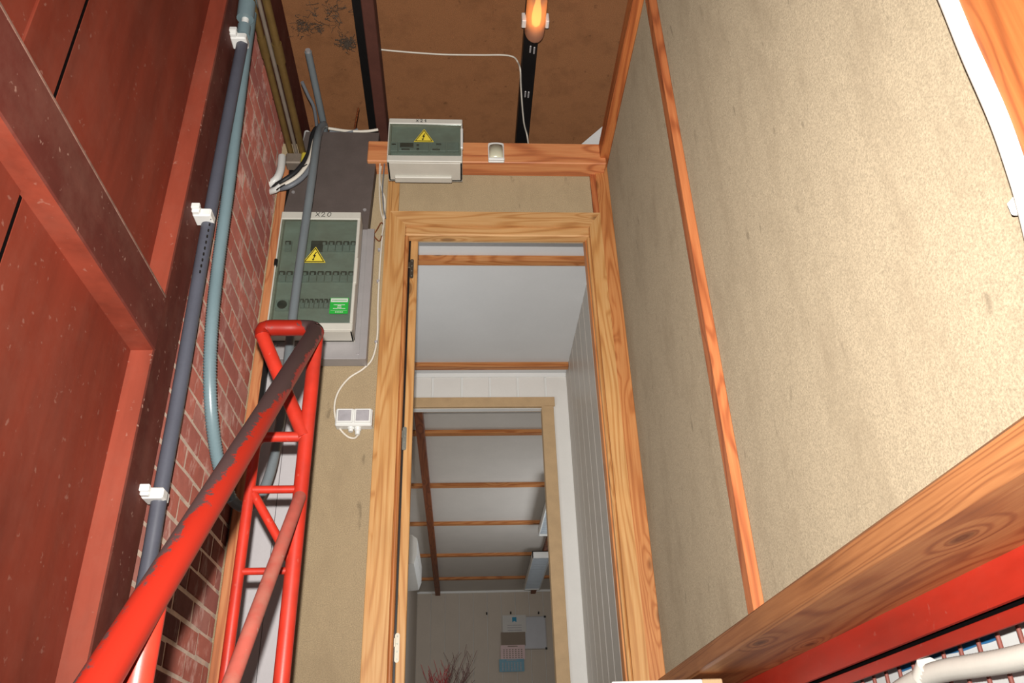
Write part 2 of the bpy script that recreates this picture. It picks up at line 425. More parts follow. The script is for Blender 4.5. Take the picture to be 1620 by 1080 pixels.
# ---- left wall: red panels in a timber frame
wl = MB().box(-1.02, XP-.016, -1.6, 2.2, -1.5, ZC).build('wall_left', 'red_panel')
struct(wl, 'dark red panelled timber wall beside the stairs', 'wall')
yc = at(135, 0, X=XP).y
ys = at(62, 0, X=XP+.006).y
for z0, z1 in ((-1.5, 1.25), (1.3, ZC)):
    MB().box(XP-.016, XP, yc+.016, 2.16, z0, z1).build('panel', 'red_panel', wl)
    MB().box(XP-.016, XP, -1.6, ys-.0, z0, z1).build('panel', 'red_panel', wl)
    MB().box(XP-.016, XP+.006, ys, yc-.006, z0, z1, .002).build('stile', 'red_panel', wl)
    MB().box(XP-.0159, XP-.002, yc-.006, yc+.0159, z0, z1).build('shadow_gap', 'gap_shade', wl)  # near-black strip in the crack, its shade put into the colour
def framed(name, x1, y0, y1, z0, z1, face):
    mb = MB(); mb.cur = 0
    mb.box(XP-.01, x1, y0, y1, z0, z1, .004)
    for i, f in enumerate(mb.f):
        if all(abs(mb.v[k][0]-x1) < .0045 for k in f): mb.mi[i] = 1
    return mb.build(name, ['red_clean', face], wl)
framed('rail', XF, -1.6, 2.135, 1.199, 1.382, 'red_face')
MB().box(XF-.006, XF+.0015, -1.6, 2.128, 1.376, 1.3835, .001).build('dust_line', 'dust', wl)
framed('post', XF-.002, 2.130, 2.30, -1.5, 3.02, 'red_face_z')
MB().box(-.99, XF+.004, 2.0, 5.2, 3.02, ZC, .004).build('head_board', 'red_face', wl)

# ---- brick wall
wb = MB().box(-1.10, XB-.0032, 2.28, 3.30, -.1, 3.02).build('wall_left_brick', 'mortar')
struct(wb, 'old red brick wall with pale lime-stained joints between the red timber post and the doorway wall', 'wall')
rnd = random.Random(7)
def brick_mesh(L, i):
    h, dpt, c = .0700, .05, .003
    q = random.Random(i)
    j = lambda a: q.uniform(-a, a)
    vs = []
    for x, e in ((-dpt, 0), (-.003, 0), (0, c)):
        for y, z in ((0, 0), (L, 0), (L, h), (0, h)):
            yy = y+(e if y == 0 else -e); zz = z+(e if z == 0 else -e)
            vs.append((x+(j(.0008) if x == 0 else 0), yy+(j(.0025) if x > -dpt else 0), zz+(j(.002) if x > -dpt else 0)))
    fs = [(3,2,1,0), (8,9,10,11)]
    for r in (0, 4):
        for k in range(4): fs.append((r+k, r+(k+1) % 4, r+4+(k+1) % 4, r+4+k))
    me = bpy.data.meshes.new('brick'); me.from_pydata(vs, [], fs); me.materials.append(M['brick'])
    bm = bmesh.new(); bm.from_mesh(me); bmesh.ops.recalc_face_normals(bm, faces=bm.faces[:]); bm.to_mesh(me); bm.free()
    return me
full = [brick_mesh(.1955, i) for i in range(8)]
cut = {}
PITCH = .0846
for k in range(-3, 31):
    z = .423+PITCH*k+.0073
    y = 2.715-.21*4+(.105 if k % 2 else 0)+rnd.uniform(-.006, .006)
    while y < 3.19:
        y0, y1 = max(y, 2.285), min(y+.1955, 3.196)
        if y1-y0 > .03:
            if y1-y0 > .19: me = rnd.choice(full)
            else:
                key = round(y1-y0, 2)
                if key not in cut: cut[key] = brick_mesh(key, int(key*1000))
                me = cut[key]
            o = bpy.data.objects.new('brick', me); o.location = (XB+rnd.uniform(-.0012, .002), y0, z+rnd.uniform(-.002, .002))
            o.parent = wb; col.objects.link(o)
        y += .21

# ---- wall with the doorway
XCL, XCR = -.352, .700      # outer edges of the casing
wbk = MB()
wbk.box(-1.0, XCL+.03, D, D+.05, -1.5, 3.0)
wbk.box(XCR-.04, 1.0, D, D+.05, -1.5, 2.95)
wbk.box(XCL+.03, XCR-.04, D, D+.05, 2.50, 2.95)
wback = struct(wbk.build('wall_back', 'board'), 'beige fibreboard wall around the doorway', 'wall')
# upright studs beside and over the casing
MB().box(-.362, -.340, D-.018, D, -.2, 2.93, .002).build('stud', 'pine_z', wback)
MB().box(-.340, at(632, 300, Y=D-.01).x, D-.012, D, 2.5, 2.83, .002).build('stud', 'pine_z', wback)
MB().box(.673, XR, D-.03, D, -.2, 2.90, .002).build('stud', 'pine_r', wback)
MB().box(at(935, 300, Y=D-.01).x, .680, D-.02, D, 2.5, 2.83, .002).build('stud', 'stud', wback)
# corner post by the brickwork and the white board below the fuse boxes
MB().box(at(437, 310, Y=3.18).x+.006, at(449, 310, Y=3.18).x+.012, 3.165, D, -.2, 2.86, .002).build('corner_post', 'post', wback)
MB().box(-.845, -.826, 3.17, D, -.2, 2.86).build('black_strip', 'black', wback)
wlow = MB()
MB().box(-.826, -.728, 3.188, D, -.2, 1.80, .001).build('grey_plank', 'grey_board', wback)
MB().box(-.726, -.645, 3.188, D, -.2, 1.80, .001).build('grey_plank', 'grey_board', wback)
# beam over the doorway
tb = MB().box(-.46, at(958, 250, Y=3.1).x+.002, 3.10, D, 2.803, 2.934, .004).build('trim_1', 'beam')
struct(tb, 'thick knotty timber beam across the top of the doorway wall', 'beam')

# ---- doorway
door = bpy.data.objects.new('door_1', None); door.location = (.17, D, FL); col.objects.link(door)
WORLD['door_1'] = Matrix.Translation((.17, D, FL)); struct(door, 'pine door frame with mitred casing and no door leaf', 'door frame')
cy0 = 3.155
zt, zi = 2.538, 2.458
xl0, xl1 = -.341, -.266
xr0, xr1 = .614, .672
MB().prism([(xl0, -.2), (xl1, -.2), (xl1, zi), (xl0, zt)], 'Y', cy0, D).build('casing', 'pine_z', door)
MB().prism([(xr0, -.2), (xr1, -.2), (xr1, zt), (xr0, zi)], 'Y', cy0, D).build('casing', 'pine_z', door)
MB().prism([(xl0, zt), (xl1, zi), (xr0, zi), (xr1, zt)], 'Y', cy0, D).build('casing', 'pine_x', door)
# rounded inner moulding
def mould(p0, p1, mat):
    MB().box(p0[0], p1[0], 3.166, D+.02, p0[1], p1[1], .006).build('moulding', mat, door)
mould((xl1, -.2), (-.249, 2.405), 'pine_r')
mould((.600, -.2), (xr0, 2.405), 'pine_z')
mould((xl1, 2.405), (xr0, zi), 'pine_x')
# jambs with the shade filler
jl = MB().box(-.242, -.207, 3.226, 3.262, -.2, 2.425, .003).build('jamb', 'pine_z', door)
MB().box(-.262, -.242, 3.25, 3.262, -.2, 2.44).build('shade_filler', 'black', door)  # black filler painting the shade in the gap beside the jamb
MB().box(.594, .64, 3.20, 3.262, -.2, 2.44, .002).build('jamb', 'pine_r', door)
MB().box(-.25, .63, 3.226, 3.262, 2.432, 2.50, .002).build('jamb_head', 'mdf', door)
def hinge(u, v0, v1, mat, lab):
    a = at(u, v0, Y=3.224); b = at(u, v1, Y=3.224); x = a.x
    mb = MB(); w = .0085; n = 8
    pts = [(x+w*math.cos(t), a.z-w+w*math.sin(t)) for t in [math.pi*i/n for i in range(n+1)]]
    pts += [(x+w*math.cos(t), b.z+w+w*math.sin(t)) for t in [math.pi+math.pi*i/n for i in range(n+1)]]
    mb.prism(pts, 'Y', 3.222, 3.227)
    zm = a.z*.68+b.z*.32
    mb.box(x-.028, x-.005, 3.219, 3.226, zm-.016, zm+.016, .002)
    h = mb.build('hinge', mat, jl); h['label'] = lab
    for i in range(4):
        z = a.z-.012-(a.z-b.z-.024)*i/3
        MB().tube([(x, 3.2225, z), (x, 3.2195, z)], .0034, 8).build('screw', 'steel', jl)
hinge(652, 410, 440, 'dark_steel', 'dark bronze upper hinge plate')
hinge(640.5, 675, 712, 'steel', 'grey middle hinge plate')
hinge(629, 1001, 1048, 'hinge_paint', 'cream painted lower hinge plate')

# ---- right wall
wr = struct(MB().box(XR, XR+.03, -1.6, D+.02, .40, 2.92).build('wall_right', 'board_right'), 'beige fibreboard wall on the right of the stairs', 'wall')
y0 = at(1202, 911, X=XR).y
xs = at(1183.5, 911, Y=y0).x
y1 = at(1173, 911, X=xs).y
MB().box(xs, XR, y0, y1, .40, 2.93, .002).build('stud', 'stud', wr)
MB().box(XR-.030, XR, .40, .772, .40, 2.93, .002).build('stud', 'stud_near', wr)
zr = at(990, 60, X=.69).z
MB().box(.690, XR, -1.6, D, 2.84, 2.93, .004).build('top_rail', 'stud_y', wr)
# plank under the wall and the red steel beam that carries it
plm = MB().box(.700, 1.02, -1.6, 3.18, .358, .420, .007)
for i, f in enumerate(plm.f):
    if all(plm.v[k][0] < .7075 for k in f): plm.mi[i] = 1
pl = struct(plm.build('trim_2', ['pine_y', 'pine_edge']), 'wide knotty plank under the right wall', 'plank')
bs = thing('steel_beam', (.95, 1.6, .24), 'red painted steel beam under the wide knotty plank', 'beam')
MB().box(.905, .915, -1.6, 3.18, .288, .358).build('web', 'steel_red', bs)
MB().box(.915, 1.02, -1.6, 3.18, .352, .361).build('upper_flange', 'black', bs)
MB().box(.940, .950, -1.6, 3.18, .262, .351).build('shade_plate', 'gap_shade', bs)  # added plate, coloured near-black for the shade in the beam gap
MB().box(.93, .938, -1.6, 3.18, .258, .2835, .001).build('lower_flange', 'steel_red', bs)

# ---- brown ceiling with joists
cl = struct(MB().box(-1.05, 2.2, -2.0, 5.4, ZC, ZC+.03).build('ceiling', 'ceil'), 'brown board ceiling high above the stairs', 'ceiling')
jx0 = at(570, 0, Z=3.38).x; jx1 = at(590.5, 0, Z=3.38).x
MB().box(jx0, jx1, -2.0, 5.4, 3.38, ZC, .004).build('joist', 'joist', cl)
MB().box(at(556, 0, Z=3.46).x, jx0-.004, -2.0, 5.4, 3.46, ZC, .002).build('joist', 'black', cl)  # black strip painted in for the dark gap beside the joist
rx0 = at(822, 150, Z=3.42).x; rx1 = at(843, 150, Z=3.42).x
struct(MB().box(-1.05, 2.2, 5.4, 5.43, 2.9, ZC).build('wall_attic_back', 'ceil'), 'brown board closing the space above the hall', 'wall')
struct(MB().box(1.35, 1.38, 3.25, 5.4, 2.6, ZC).build('wall_attic_right', 'ceil'), 'brown board beside the space above the hall', 'wall')
lr = thing('lamp_rail', ((rx0+rx1)/2, 3.0, 3.42), 'black slotted steel rail along the brown ceiling carrying the lamp', 'rail')
MB().box(rx0, rx1, -1.0, 5.3, 3.42, ZC-.0005, .003).build('rail_body', 'black', lr)
for (u, v) in ((839, 78), (845, 80), (831, 149), (836, 150)):
    p = at(u, v, Z=3.4195)
    MB().box(p.x-.0045, p.x+.0045, p.y-.022, p.y+.022, 3.4175, 3.4215, .0015).build('slot', 'alu', lr)

# ================================================================== THE HALL BEHIND THE DOORWAY
XH = .773; YH = 5.44; ZH = 2.86
hc = struct(MB().box(-1.0, 1.2, 3.27, YH+.05, ZH, ZH+.03).build('ceiling_hall', 'white_ceil'), 'white board ceiling of the hall', 'ceiling')
for y in (3.955, 5.262):
    MB().box(-.95, XH, y-.0, y+.055, ZH-.036, ZH, .002).build('batten', 'batten', hc)
hr_ = struct(MB().box(XH+.003, XH+.05, 3.27, YH+.1, .2, ZH).build('wall_hall_right', 'white_gap'), 'white boarded right wall of the hall', 'wall')  # tongue coloured brighter than the planks, for edges that catch light
y = 3.27
while y < YH:
    MB().box(XH, XH+.014, y+.007, min(y+.189, YH), .2, ZH, .003).build('plank', 'grey_plank', hr_)  # white planks, coloured grey for the shade of grazing light
    y += .196
hb = MB()
xo0, xo1, zo = -.62, at(860, 655, Y=YH).x, at(750, 653, Y=YH+.06).z
hb.box(-1.0, xo0, YH+.012, YH+.06, .2, ZH); hb.box(xo1, XH+.02, YH+.012, YH+.06, .2, ZH); hb.box(xo0, xo1, YH+.012, YH+.06, zo+.01, ZH)
hw = struct(hb.build('wall_hall_back', 'white_gap'), 'white boarded end wall of the hall', 'wall')
edges = [at(u, 600, Y=YH).x for u in (684, 730, 774, 818, 862)]
w = edges[1]-edges[0]
xs_ = [edges[0]-w*2, edges[0]-w]+edges+[XH]
for a, b in zip(xs_, xs_[1:]):
    if b >= XH:
        MB().prism([(a+.010, ZH-.03), (b, ZH-.03), (b, .2), (xo1+.01, .2), (xo1+.01, zo+.02), (a+.010, zo+.02)], 'Y', YH, YH+.014).build('plank', 'white_plank', hw)
    else:
        MB().box(a+.010, b-.006, YH, YH+.014, zo+.02, ZH-.03, .002).build('plank', 'white_plank', hw)
MB().box(-1.0, XH, YH-.012, YH+.012, ZH-.03, ZH, .004).build('cornice', 'white_gap', hw)
struct(MB().box(-1.04, -1.0, 3.27, YH+.1, .2, ZH).build('wall_hall_left', 'white_plank'), 'white left wall of the hall', 'wall')
w2 = MB().box(-1.0, -.992, 3.5, 3.55, .98, 2.12).box(-1.0, -.992, 4.65, 4.7, .98, 2.12).box(-1.0, -.992, 3.5, 4.7, .98, 1.03).box(-1.0, -.992, 3.5, 4.7, 2.07, 2.12).build('added_window_2', 'white')  # unseen window added to go with the hall fill lamp
struct(w2, 'added unseen window in the left wall of the hall', 'window')
MB().box(-1.0, -.997, 3.55, 4.65, 1.03, 2.07).build('pane', 'pane', w2)
d2 = bpy.data.objects.new('door_2', None); d2.location = (.1, YH, FL); col.objects.link(d2)
WORLD['door_2'] = Matrix.Translation((.1, YH, FL)); struct(d2, 'plain tan door trim around the opening to the far room', 'door frame')
yt = YH-.016
a = at(650, 630, Y=yt); b = at(877, 626, Y=yt); c_ = at(750, 642, Y=yt)
MB().box(-.75, b.x, yt, YH+.001, c_.z, (a.z+b.z)/2, .002).build('head_trim', 'mdf', d2)
MB().box(-.62, xo1+.01, yt+.002, YH+.075, c_.z-.006, c_.z+.012, .001).build('head_jamb', 'mdf', d2)
jo = at(873.5, 640, Y=yt).x
MB().box(xo1-.012, jo+.01, yt+.004, YH+.001, .2, c_.z, .002).build('side_trim', 'mdf', d2)
MB().box(xo1-.012, xo1+.002, YH, YH+.075, .2, c_.z, .001).build('side_jamb', 'mdf', d2)

# ================================================================== THE FAR ROOM
YF = 12.15; XRL, XRR = -.637, 1.62
rc = struct(MB().box(-.9, 1.8, YH+.06, YF+.2, ZH, ZH+.03).build('ceiling_room', 'room_ceil'), 'pale board ceiling of the far room', 'ceiling')
for v in (685, 768, 828, 878, 915):
    yb = at(750, v, Z=ZH-.02).y
    MB().box(XRL, XRR, yb-.03, yb+.03, ZH-.032, ZH, .002).build('batten', 'batten', rc)
xr_ = at(661, 700, Z=2.80).x+.03
MB().box(xr_-.035, xr_+.035, YH+.08, YF, 2.80, ZH, .003).build('runner', 'runner', rc)
MB().box(.99, 1.06, YH+.08, YF, 2.80, ZH, .003).build('runner', 'runner', rc)
rw = struct(MB().box(XRL-.05, XRR+.05, YF+.014, YF+.06, .2, ZH).build('wall_room_back', 'white_gap'), 'cream boarded end wall of the far room', 'wall')
x = XRL
while x < XRR:
    MB().box(x+.003, min(x+.197, XRR), YF, YF+.016, .2, ZH, .003).build('plank', 'room_plank', rw); x += .2
MB().box(XRL, XRR, YF-.012, YF+.01, ZH-.03, ZH, .003).build('cornice', 'white_gap', rw)
struct(MB().box(XRL-.05, XRL, YH+.06, YF+.05, .2, ZH).build('wall_room_left', 'room_plank'), 'cream left wall of the far room', 'wall')
rr = MB()
wy0, wy1, wz0, wz1 = 7.2, 9.2, 1.1, 2.2
rr.box(XRR, XRR+.08, YH+.06, wy0, .2, ZH).box(XRR, XRR+.08, wy1, YF+.05, .2, ZH)
rr.box(XRR, XRR+.08, wy0, wy1, .2, wz0).box(XRR, XRR+.08, wy0, wy1, wz1, ZH)
struct(rr.build('wall_room_right', 'room_plank'), 'cream right wall of the far room with an added window opening', 'wall')
w1 = MB().box(XRR+.02, XRR+.06, wy0, wy0+.05, wz0, wz1).box(XRR+.02, XRR+.06, wy1-.05, wy1, wz0, wz1).box(XRR+.02, XRR+.06, wy0, wy1, wz0, wz0+.05).box(XRR+.02, XRR+.06, wy0, wy1, wz1-.05, wz1).build('added_window_1', 'white')  # unseen window added to go with the far room fill lamp
struct(w1, 'added unseen window in the right wall of the far room', 'window')
MB().box(XRR+.036, XRR+.042, wy0+.04, wy1-.04, wz0+.04, wz1-.04).build('pane', 'pane', w1)
struct(MB().box(XH+.02, 1.75, YH+.012, YH+.06, .2, ZH).build('wall_room_front', 'room_plank'), 'front wall of the far room', 'wall')

# air conditioner on the left wall of the far room
ac = thing('air_conditioner', (-.53, 8.9, 2.26), 'white wall-mounted air conditioner under the ceiling of the far room', 'air conditioner')
ya, yb = 8.25, 9.35
MB().prism([(XRL, 2.51), (-.50, 2.51), (-.448, 2.47), (-.448, 2.30), (-.475, 2.22), (XRL, 2.21)], 'Y', ya, yb).build('housing', 'white', ac)
MB().prism([(-.449, 2.46), (-.444, 2.46), (-.444, 2.32), (-.449, 2.32)], 'Y', ya+.05, yb-.05).build('front_panel', 'white', ac)
MB().prism([(-.470, 2.25), (-.455, 2.29), (-.452, 2.288), (-.467, 2.248)], 'Y', ya+.06, yb-.06).build('air_flap', 'grey_board', ac)

# fluorescent ceiling fittings
def fitting(y0, y1, label):
    x0, x1, z1, z0 = .85, 1.07, 2.80, 2.715
    t = thing('ceiling_light', ((x0+x1)/2, (y0+y1)/2, z0), label, 'ceiling light', 'louvred light fittings of the far room')
    MB().box(x0, x0+.012, y0, y1, z0, z1, .001).box(x1-.012, x1, y0, y1, z0, z1, .001).box(x0, x1, y0, y0+.012, z0, z1, .001).box(x0, x1, y1-.012, y1, z0, z1, .001).box(x0, x1, y0, y1, z1-.012, z1, .001).build('housing', 'white', t)
    for k in range(2):
        xc = x0+(x1-x0)*(.3+.4*k)
        MB().tube([(xc, y0+.03, z0+.045), (xc, y1-.03, z0+.045)], .013, 8).build('tube', 'white', t)
    n = int((y1-y0)/.075)
    for i in range(1, n):
        yy = y0+(y1-y0)*i/n
        MB().box(x0+.012, x1-.012, yy-.0025, yy+.0025, z0+.002, z0+.03).build('louvre', 'louvre', t)
    return t
fitting(7.5, 9.05, 'louvred ceiling light nearer the doorway, half hidden by the tan door trim')
fitting(9.94, 11.55, 'louvred ceiling light farther off, over the whiteboard')

# whiteboard, calendar, nails on the end wall
def wp(u, v, y=YF-.01): return at(u, v, Y=y)
a = wp(826, 975); b = wp(865.5, 1026)
w_ = thing('whiteboard', ((a.x+b.x)/2, YF-.01, b.z), 'small whiteboard hung beside the calendar on the end wall of the far room', 'whiteboard')
MB().box(a.x-.06, b.x, YF-.018, YF-.004, b.z, a.z).build('writing_surface', 'wb', w_)
fr = MB()
for (x0, x1, z0, z1) in ((a.x-.06, b.x, a.z-.012, a.z), (a.x-.06, b.x, b.z, b.z+.012), (b.x-.012, b.x, b.z, a.z), (a.x-.06, a.x-.048, b.z, a.z)): fr.box(x0, x1, YF-.024, YF-.003, z0, z1, .002)
fr.build('frame', 'alu', w_)
for (x, z) in ((b.x-.008, a.z-.008), (b.x-.008, b.z+.008)):
    MB().box(x-.016, x+.012, YF-.028, YF-.002, z-.016, z+.012, .004).build('corner_cap', 'ink', w_)
ca = thing('calendar', (wp(812, 1060).x, YF-.03, wp(812, 1062).z), 'three-part wall calendar with brown, pink and blue sheets overlapping the whiteboard', 'calendar')
def sheet(name, mat, u0, u1, v0, v1, y):
    a = wp(u0, v0); b = wp(u1, v1)
    MB().box(a.x, b.x, y-.002, y, b.z, a.z).build(name, mat, ca); return a, b
sheet('header_sheet', 'paper', 794.5, 832.5, 973.5, 1001, YF-.030)
sheet('picture_band', 'paper_brown', 792.5, 831.5, 1000.5, 1021, YF-.032)
ps = sheet('month_sheet', 'paper_pink', 791.5, 831, 1021, 1043, YF-.033)
bsx = sheet('month_sheet', 'paper_blue', 789.5, 829.5, 1043, 1062, YF-.034)
lg = wp(813.5, 980.5)
MB().prism([(lg.x-.03, lg.z+.035), (lg.x+.03, lg.z+.035), (lg.x+.03, lg.z-.035), (lg.x, lg.z-.015), (lg.x-.03, lg.z-.035)], 'Y', YF-.035, YF-.032).build('emblem', 'logo_blue', ca)
mk = MB()
for k in range(3):
    z = wp(812, 989+k*4).z
    mk.box(lg.x-.10, lg.x+.10, YF-.0335, YF-.032, z-.006, z+.004)
mk.build('small_print', 'grey_lid', ca)
for (p, q), yy in ((ps, YF-.036), (bsx, YF-.037)):
    g = MB(); W = q.x-p.x; H = p.z-q.z
    g.box(p.x+.30*W, p.x+.70*W, yy, yy+.001, p.z-.12*H, p.z-.05*H)
    for i in range(7):
        for j in range(5):
            x = p.x+W*(.14+.12*i); z = p.z-H*(.32+.135*j)
            g.box(x-.009, x+.009, yy, yy+.001, z-.007, z+.007)
    gg = g.build('printed_dates', 'paper_brown' if yy > YF-.0365 else 'grey_lid', ca); gg['kind'] = 'stuff'
for i, (u, v, lab) in enumerate(((770, 972, 'small dark nail left of the calendar on the end wall'), (808, 971, 'small dark hook above the calendar'), (852, 971, 'small dark hook above the whiteboard'))):
    p = wp(u, v)
    mb = MB().tube([(p.x, YF, p.z+.01), (p.x, YF-.03, p.z), (p.x, YF-.035, p.z+.03)], .010, 6)
    tag(mb.build('wall_hook', 'ink'), lab, 'hook')

# dried branches in a tall vase
br = thing('dried_branches', (-.17, 8.6, FL), 'dried red and brown twigs standing in a tall vase in the far room', 'branches')
vs_ = MB(); prof = [(.07, 0), (.11, .2), (.12, .45), (.07, .65), (.06, .70)]
vs_.tube([(-.17, 8.6, FL+h) for r, h in prof], .1, 20, True, [r for r, h in prof]); vs_.build('vase', 'vase', br)
rb = random.Random(3)
for i in range(34):
    red = i % 2 == 0
    xt = -.26+rb.uniform(-.12, .16) if red else -.02+rb.uniform(-.16, .17)
    zt_ = (1.36 if red else 1.46)+rb.uniform(-.22, .05)-abs(xt+.12)*.35
    yt_ = 8.6+rb.uniform(-.15, .15)
    base = Vector((-.17+rb.uniform(-.03, .03), 8.6+rb.uniform(-.03, .03), FL+.6))
    tip = Vector((xt, yt_, zt_)); mid = base.lerp(tip, .55)+Vector((rb.uniform(-.025, .025), 0, rb.uniform(-.02, .02)))
    mb = MB(); P_ = spline([base, mid, tip], 5); mb.tube(P_, .004, 5, True, [.0055-.004*k/10 for k in range(len(P_))])
    for q in range(3):
        k = rb.randint(4, 9); d = Vector((rb.uniform(-.06, .06), rb.uniform(-.03, .03), rb.uniform(.05, .12)))
        mb.tube([P_[k], P_[k]+d*.5+Vector((rb.uniform(-.01, .01), 0, 0)), P_[k]+d], .0022, 4)
    mb.build('twig', 'twig_red' if red else 'twig_brown', br)

# ================================================================== THINGS ON THE DOORWAY WALL
# sheet metal backing plate
px0, px1 = at(450, 330, Y=3.12).x, at(579, 562, Y=3.12).x
pp = thing('mounting_plate', ((px0+px1)/2, 3.16, 1.71), 'dark brown and bare aluminium backing plate behind the larger fuse box', 'panel')
ztop = at(540, 209, Y=3.12).z; zmid = at(580, 362, Y=3.12).z; zbot = at(560, 567, Y=3.12).z
tl = at(484, 208, Y=3.12).x
MB().prism([(tl, ztop), (at(600, 210, Y=3.12).x, ztop), (at(582, 362, Y=3.12).x, zmid), (px0, zmid), (px0, 2.52)], 'Y', 3.12, 3.185).build('brown_sheet', 'plate_dark', pp)
MB().box(px0, px1, 3.122, D-.012, zbot, zmid, .002).build('aluminium_sheet', 'alu', pp)
MB().box(px1-.03, px1+.002, 3.118, 3.1225, zbot, zmid, .001).build('edge_strip', 'alu', pp)
for (u, v) in ((464, 304), (577, 332), (566, 557), (435, 545)):
    p = at(u, v, Y=3.119)
    MB().tube([(p.x, 3.121, p.z), (p.x, 3.116, p.z)], .008, 10).build('screw', 'alu', pp)
for (u, v) in ((548, 250), (540, 272), (571, 320), (510, 312)):
    p = at(u, v, Y=3.119)

def triangle_sign(parent, x, z, s, y):
    h = s*.866
    def tri(k, y0, y1, name, mat, par):
        c = h/3
        pts = [(x-s/2*k, z+c-c*k), (x+s/2*k, z+c-c*k), (x, z+c+2*c*k)]
        return MB().prism(pts, 'Y', y0, y1).build(name, mat, par)
    sg = tri(1.0, y-.0012, y, 'warning_sticker', 'yellow', parent)
    sg['label'] = 'yellow high-voltage warning triangle'
    tri(.90, y-.0018, y-.0012, 'black_border', 'ink', sg)
    tri(.76, y-.0024, y-.0018, 'yellow_field', 'yellow', sg)
    b = [(.02, .60), (-.10, .34), (-.03, .34), (-.08, .17), (-.13, .19), (-.07, .05), (-.005, .17), (-.045, .17), (.045, .42), (-.02, .42), (.07, .60)]
    MB().prism([(x+p*s+.01*s, z+.03*s+q*h) for p, q in b], 'Y', y-.003, y-.0024).build('lightning_bolt', 'ink', sg)

def fusebox(name, label, xA, xB, zA, zB, yF, yB, wins, lipT, lipB):
    """open enclosure with a recessed inner cover; wins: list of (x0, x1, z0, z1) windows"""
    t = thing(name, ((xA+xB)/2, yB, zA), label, 'fuse box')
    body = MB(); th = .012
    body.box(xA, xA+th, yF+.012, yB, zA, zB, .003).box(xB-th, xB, yF+.012, yB, zA, zB, .003)
    body.box(xA, xB, yF+.012, yB, zB-th, zB, .003).box(xA, xB, yF+.012, yB, zA, zA+th, .003).box(xA, xB, yB-.01, yB, zA, zB)
    body.build('housing', 'box_grey', t)
    return t

# ---- larger box, marked X20
yF, yB = 3.02, 3.1195
a = at(446, 334, Y=yF); b = at(572.5, 334, Y=yF)
xA, xB = a.x, b.x-.004; zB = a.z; zA = at(545, 522, Y=yF).z
fx = fusebox('fuse_box', 'large light grey fuse box with smoked window and green sticker, marked X20', xA, xB, zA, zB, yF, yB, [], 0, 0)
wz1, wz0 = at(500, 346, Y=yF).z, at(500, 510, Y=yF).z
fm = MB()
fm.box(xA, xB, yF, yF+.014, wz1, zB, .003)
fm.box(xA, xB, yF, yF+.014, zA, wz0, .003)
fm.box(xB-.013, xB, yF, yF+.014, wz0, wz1, .002)
fm.box(xA, xA+.006, yF, yF+.014, wz0, wz1, .001)
fm.build('front_frame', 'box_grey', fx)
MB().box(xA+.007, xB-.014, yF+.002, yF+.006, wz0+.003, wz1-.003, .001).build('window', 'smoked', fx)
MB().box(xA+.01, xB-.012, yF+.045, yF+.055, wz0-.02, wz1+.02).build('inner_cover', 'box_in', fx)
MB().box(xB-.012, xB+.004, yF-.006, yF+.012, at(560, 448, Y=yF).z, at(560, 408, Y=yF).z, .003).build('latch', 'box_grey', fx)
MB().box(xA-.004, xA+.01, yF-.004, yF+.014, at(440, 420, Y=yF).z, at(440, 409, Y=yF).z, .003).build('window_hinge', 'ink', fx)
def breaker_row(u0, u1, v, skip=(), h=.052, nmod=None):
    yy = yF+.045
    p0 = at(u0, v, Y=yF+.03); p1 = at(u1, v, Y=yF+.03); n = nmod or 10; w = (p1.x-p0.x)/n; z = p0.z
    for i in range(n):
        if i in skip: continue
        x0 = p0.x+w*i
        bk = MB().box(x0+.0012, x0+w-.0012, yy-.014, yy, z-h/2, z+h/2, .001).build('breaker', 'breaker', fx)
        MB().box(x0+w*.12, x0+w*.88, yy-.024, yy-.013, z+.004, z+.020, .0015).build('toggle', 'toggle', bk)
        MB().box(x0+w*.30, x0+w*.70, yy-.030, yy-.023, z-.004, z+.009, .0012).build('lever', 'breaker', bk)
breaker_row(450, 565, 388, (1, 3, 4))
breaker_row(440, 562, 436, ())
breaker_row(474, 527, 480, (), .036, 7)
p = at(499, 388, Y=yF+.03); MB().box(p.x-.02, p.x+.034, yF+.028, yF+.046, p.z-.028, p.z+.026, .002).build('meter', 'toggle', fx)
p = at(446, 481, Y=yF+.03); sk = MB().box(p.x-.028, p.x+.028, yF+.034, yF+.046, p.z-.028, p.z+.028, .003).build('socket', 'breaker', fx)
MB().tube([(p.x, yF+.0335, p.z), (p.x, yF+.031, p.z)], .021, 20).build('socket_hole', 'toggle', sk)
tp = at(497, 415, Y=yF); triangle_sign(fx, tp.x, tp.z, .098, yF+.001)
g0 = at(523, 471, Y=yF); g1 = at(550, 496, Y=yF)
gs = MB().box(g0.x, g1.x, yF-.0005, yF+.001, g1.z, g0.z).build('green_sticker', 'green', fx); gs['label'] = 'green and white service sticker'
W, H = g1.x-g0.x, g0.z-g1.z
pr = MB(); pr.box(g0.x+.04*W, g1.x-.04*W, yF-.0012, yF-.0003, g0.z-.27*H, g0.z-.04*H); pr.build('white_band', 'paper', gs)
pr = MB()
for k, (q, x0, x1) in enumerate(((.44, .2, .82), (.50, .42, .62), (.60, .40, .64), (.68, .18, .86), (.90, .30, .75))):
    n = 9 if (x1-x0) > .5 else 5
    for i in range(n):
        xx = g0.x+W*(x0+(x1-x0)*(i+.15)/n); pr.box(xx, xx+W*(x1-x0)/n*.62, yF-.0012, yF-.0003, g0.z-(q+.03)*H, g0.z-(q-.025)*H)
z = g0.z-.80*H; pr.box(g0.x+.06*W, g1.x-.06*W, yF-.0012, yF-.0003, z-.004*H, z+.004*H)
o = pr.build('sticker_print', 'paper', gs); o['kind'] = 'stuff'
pr = MB()
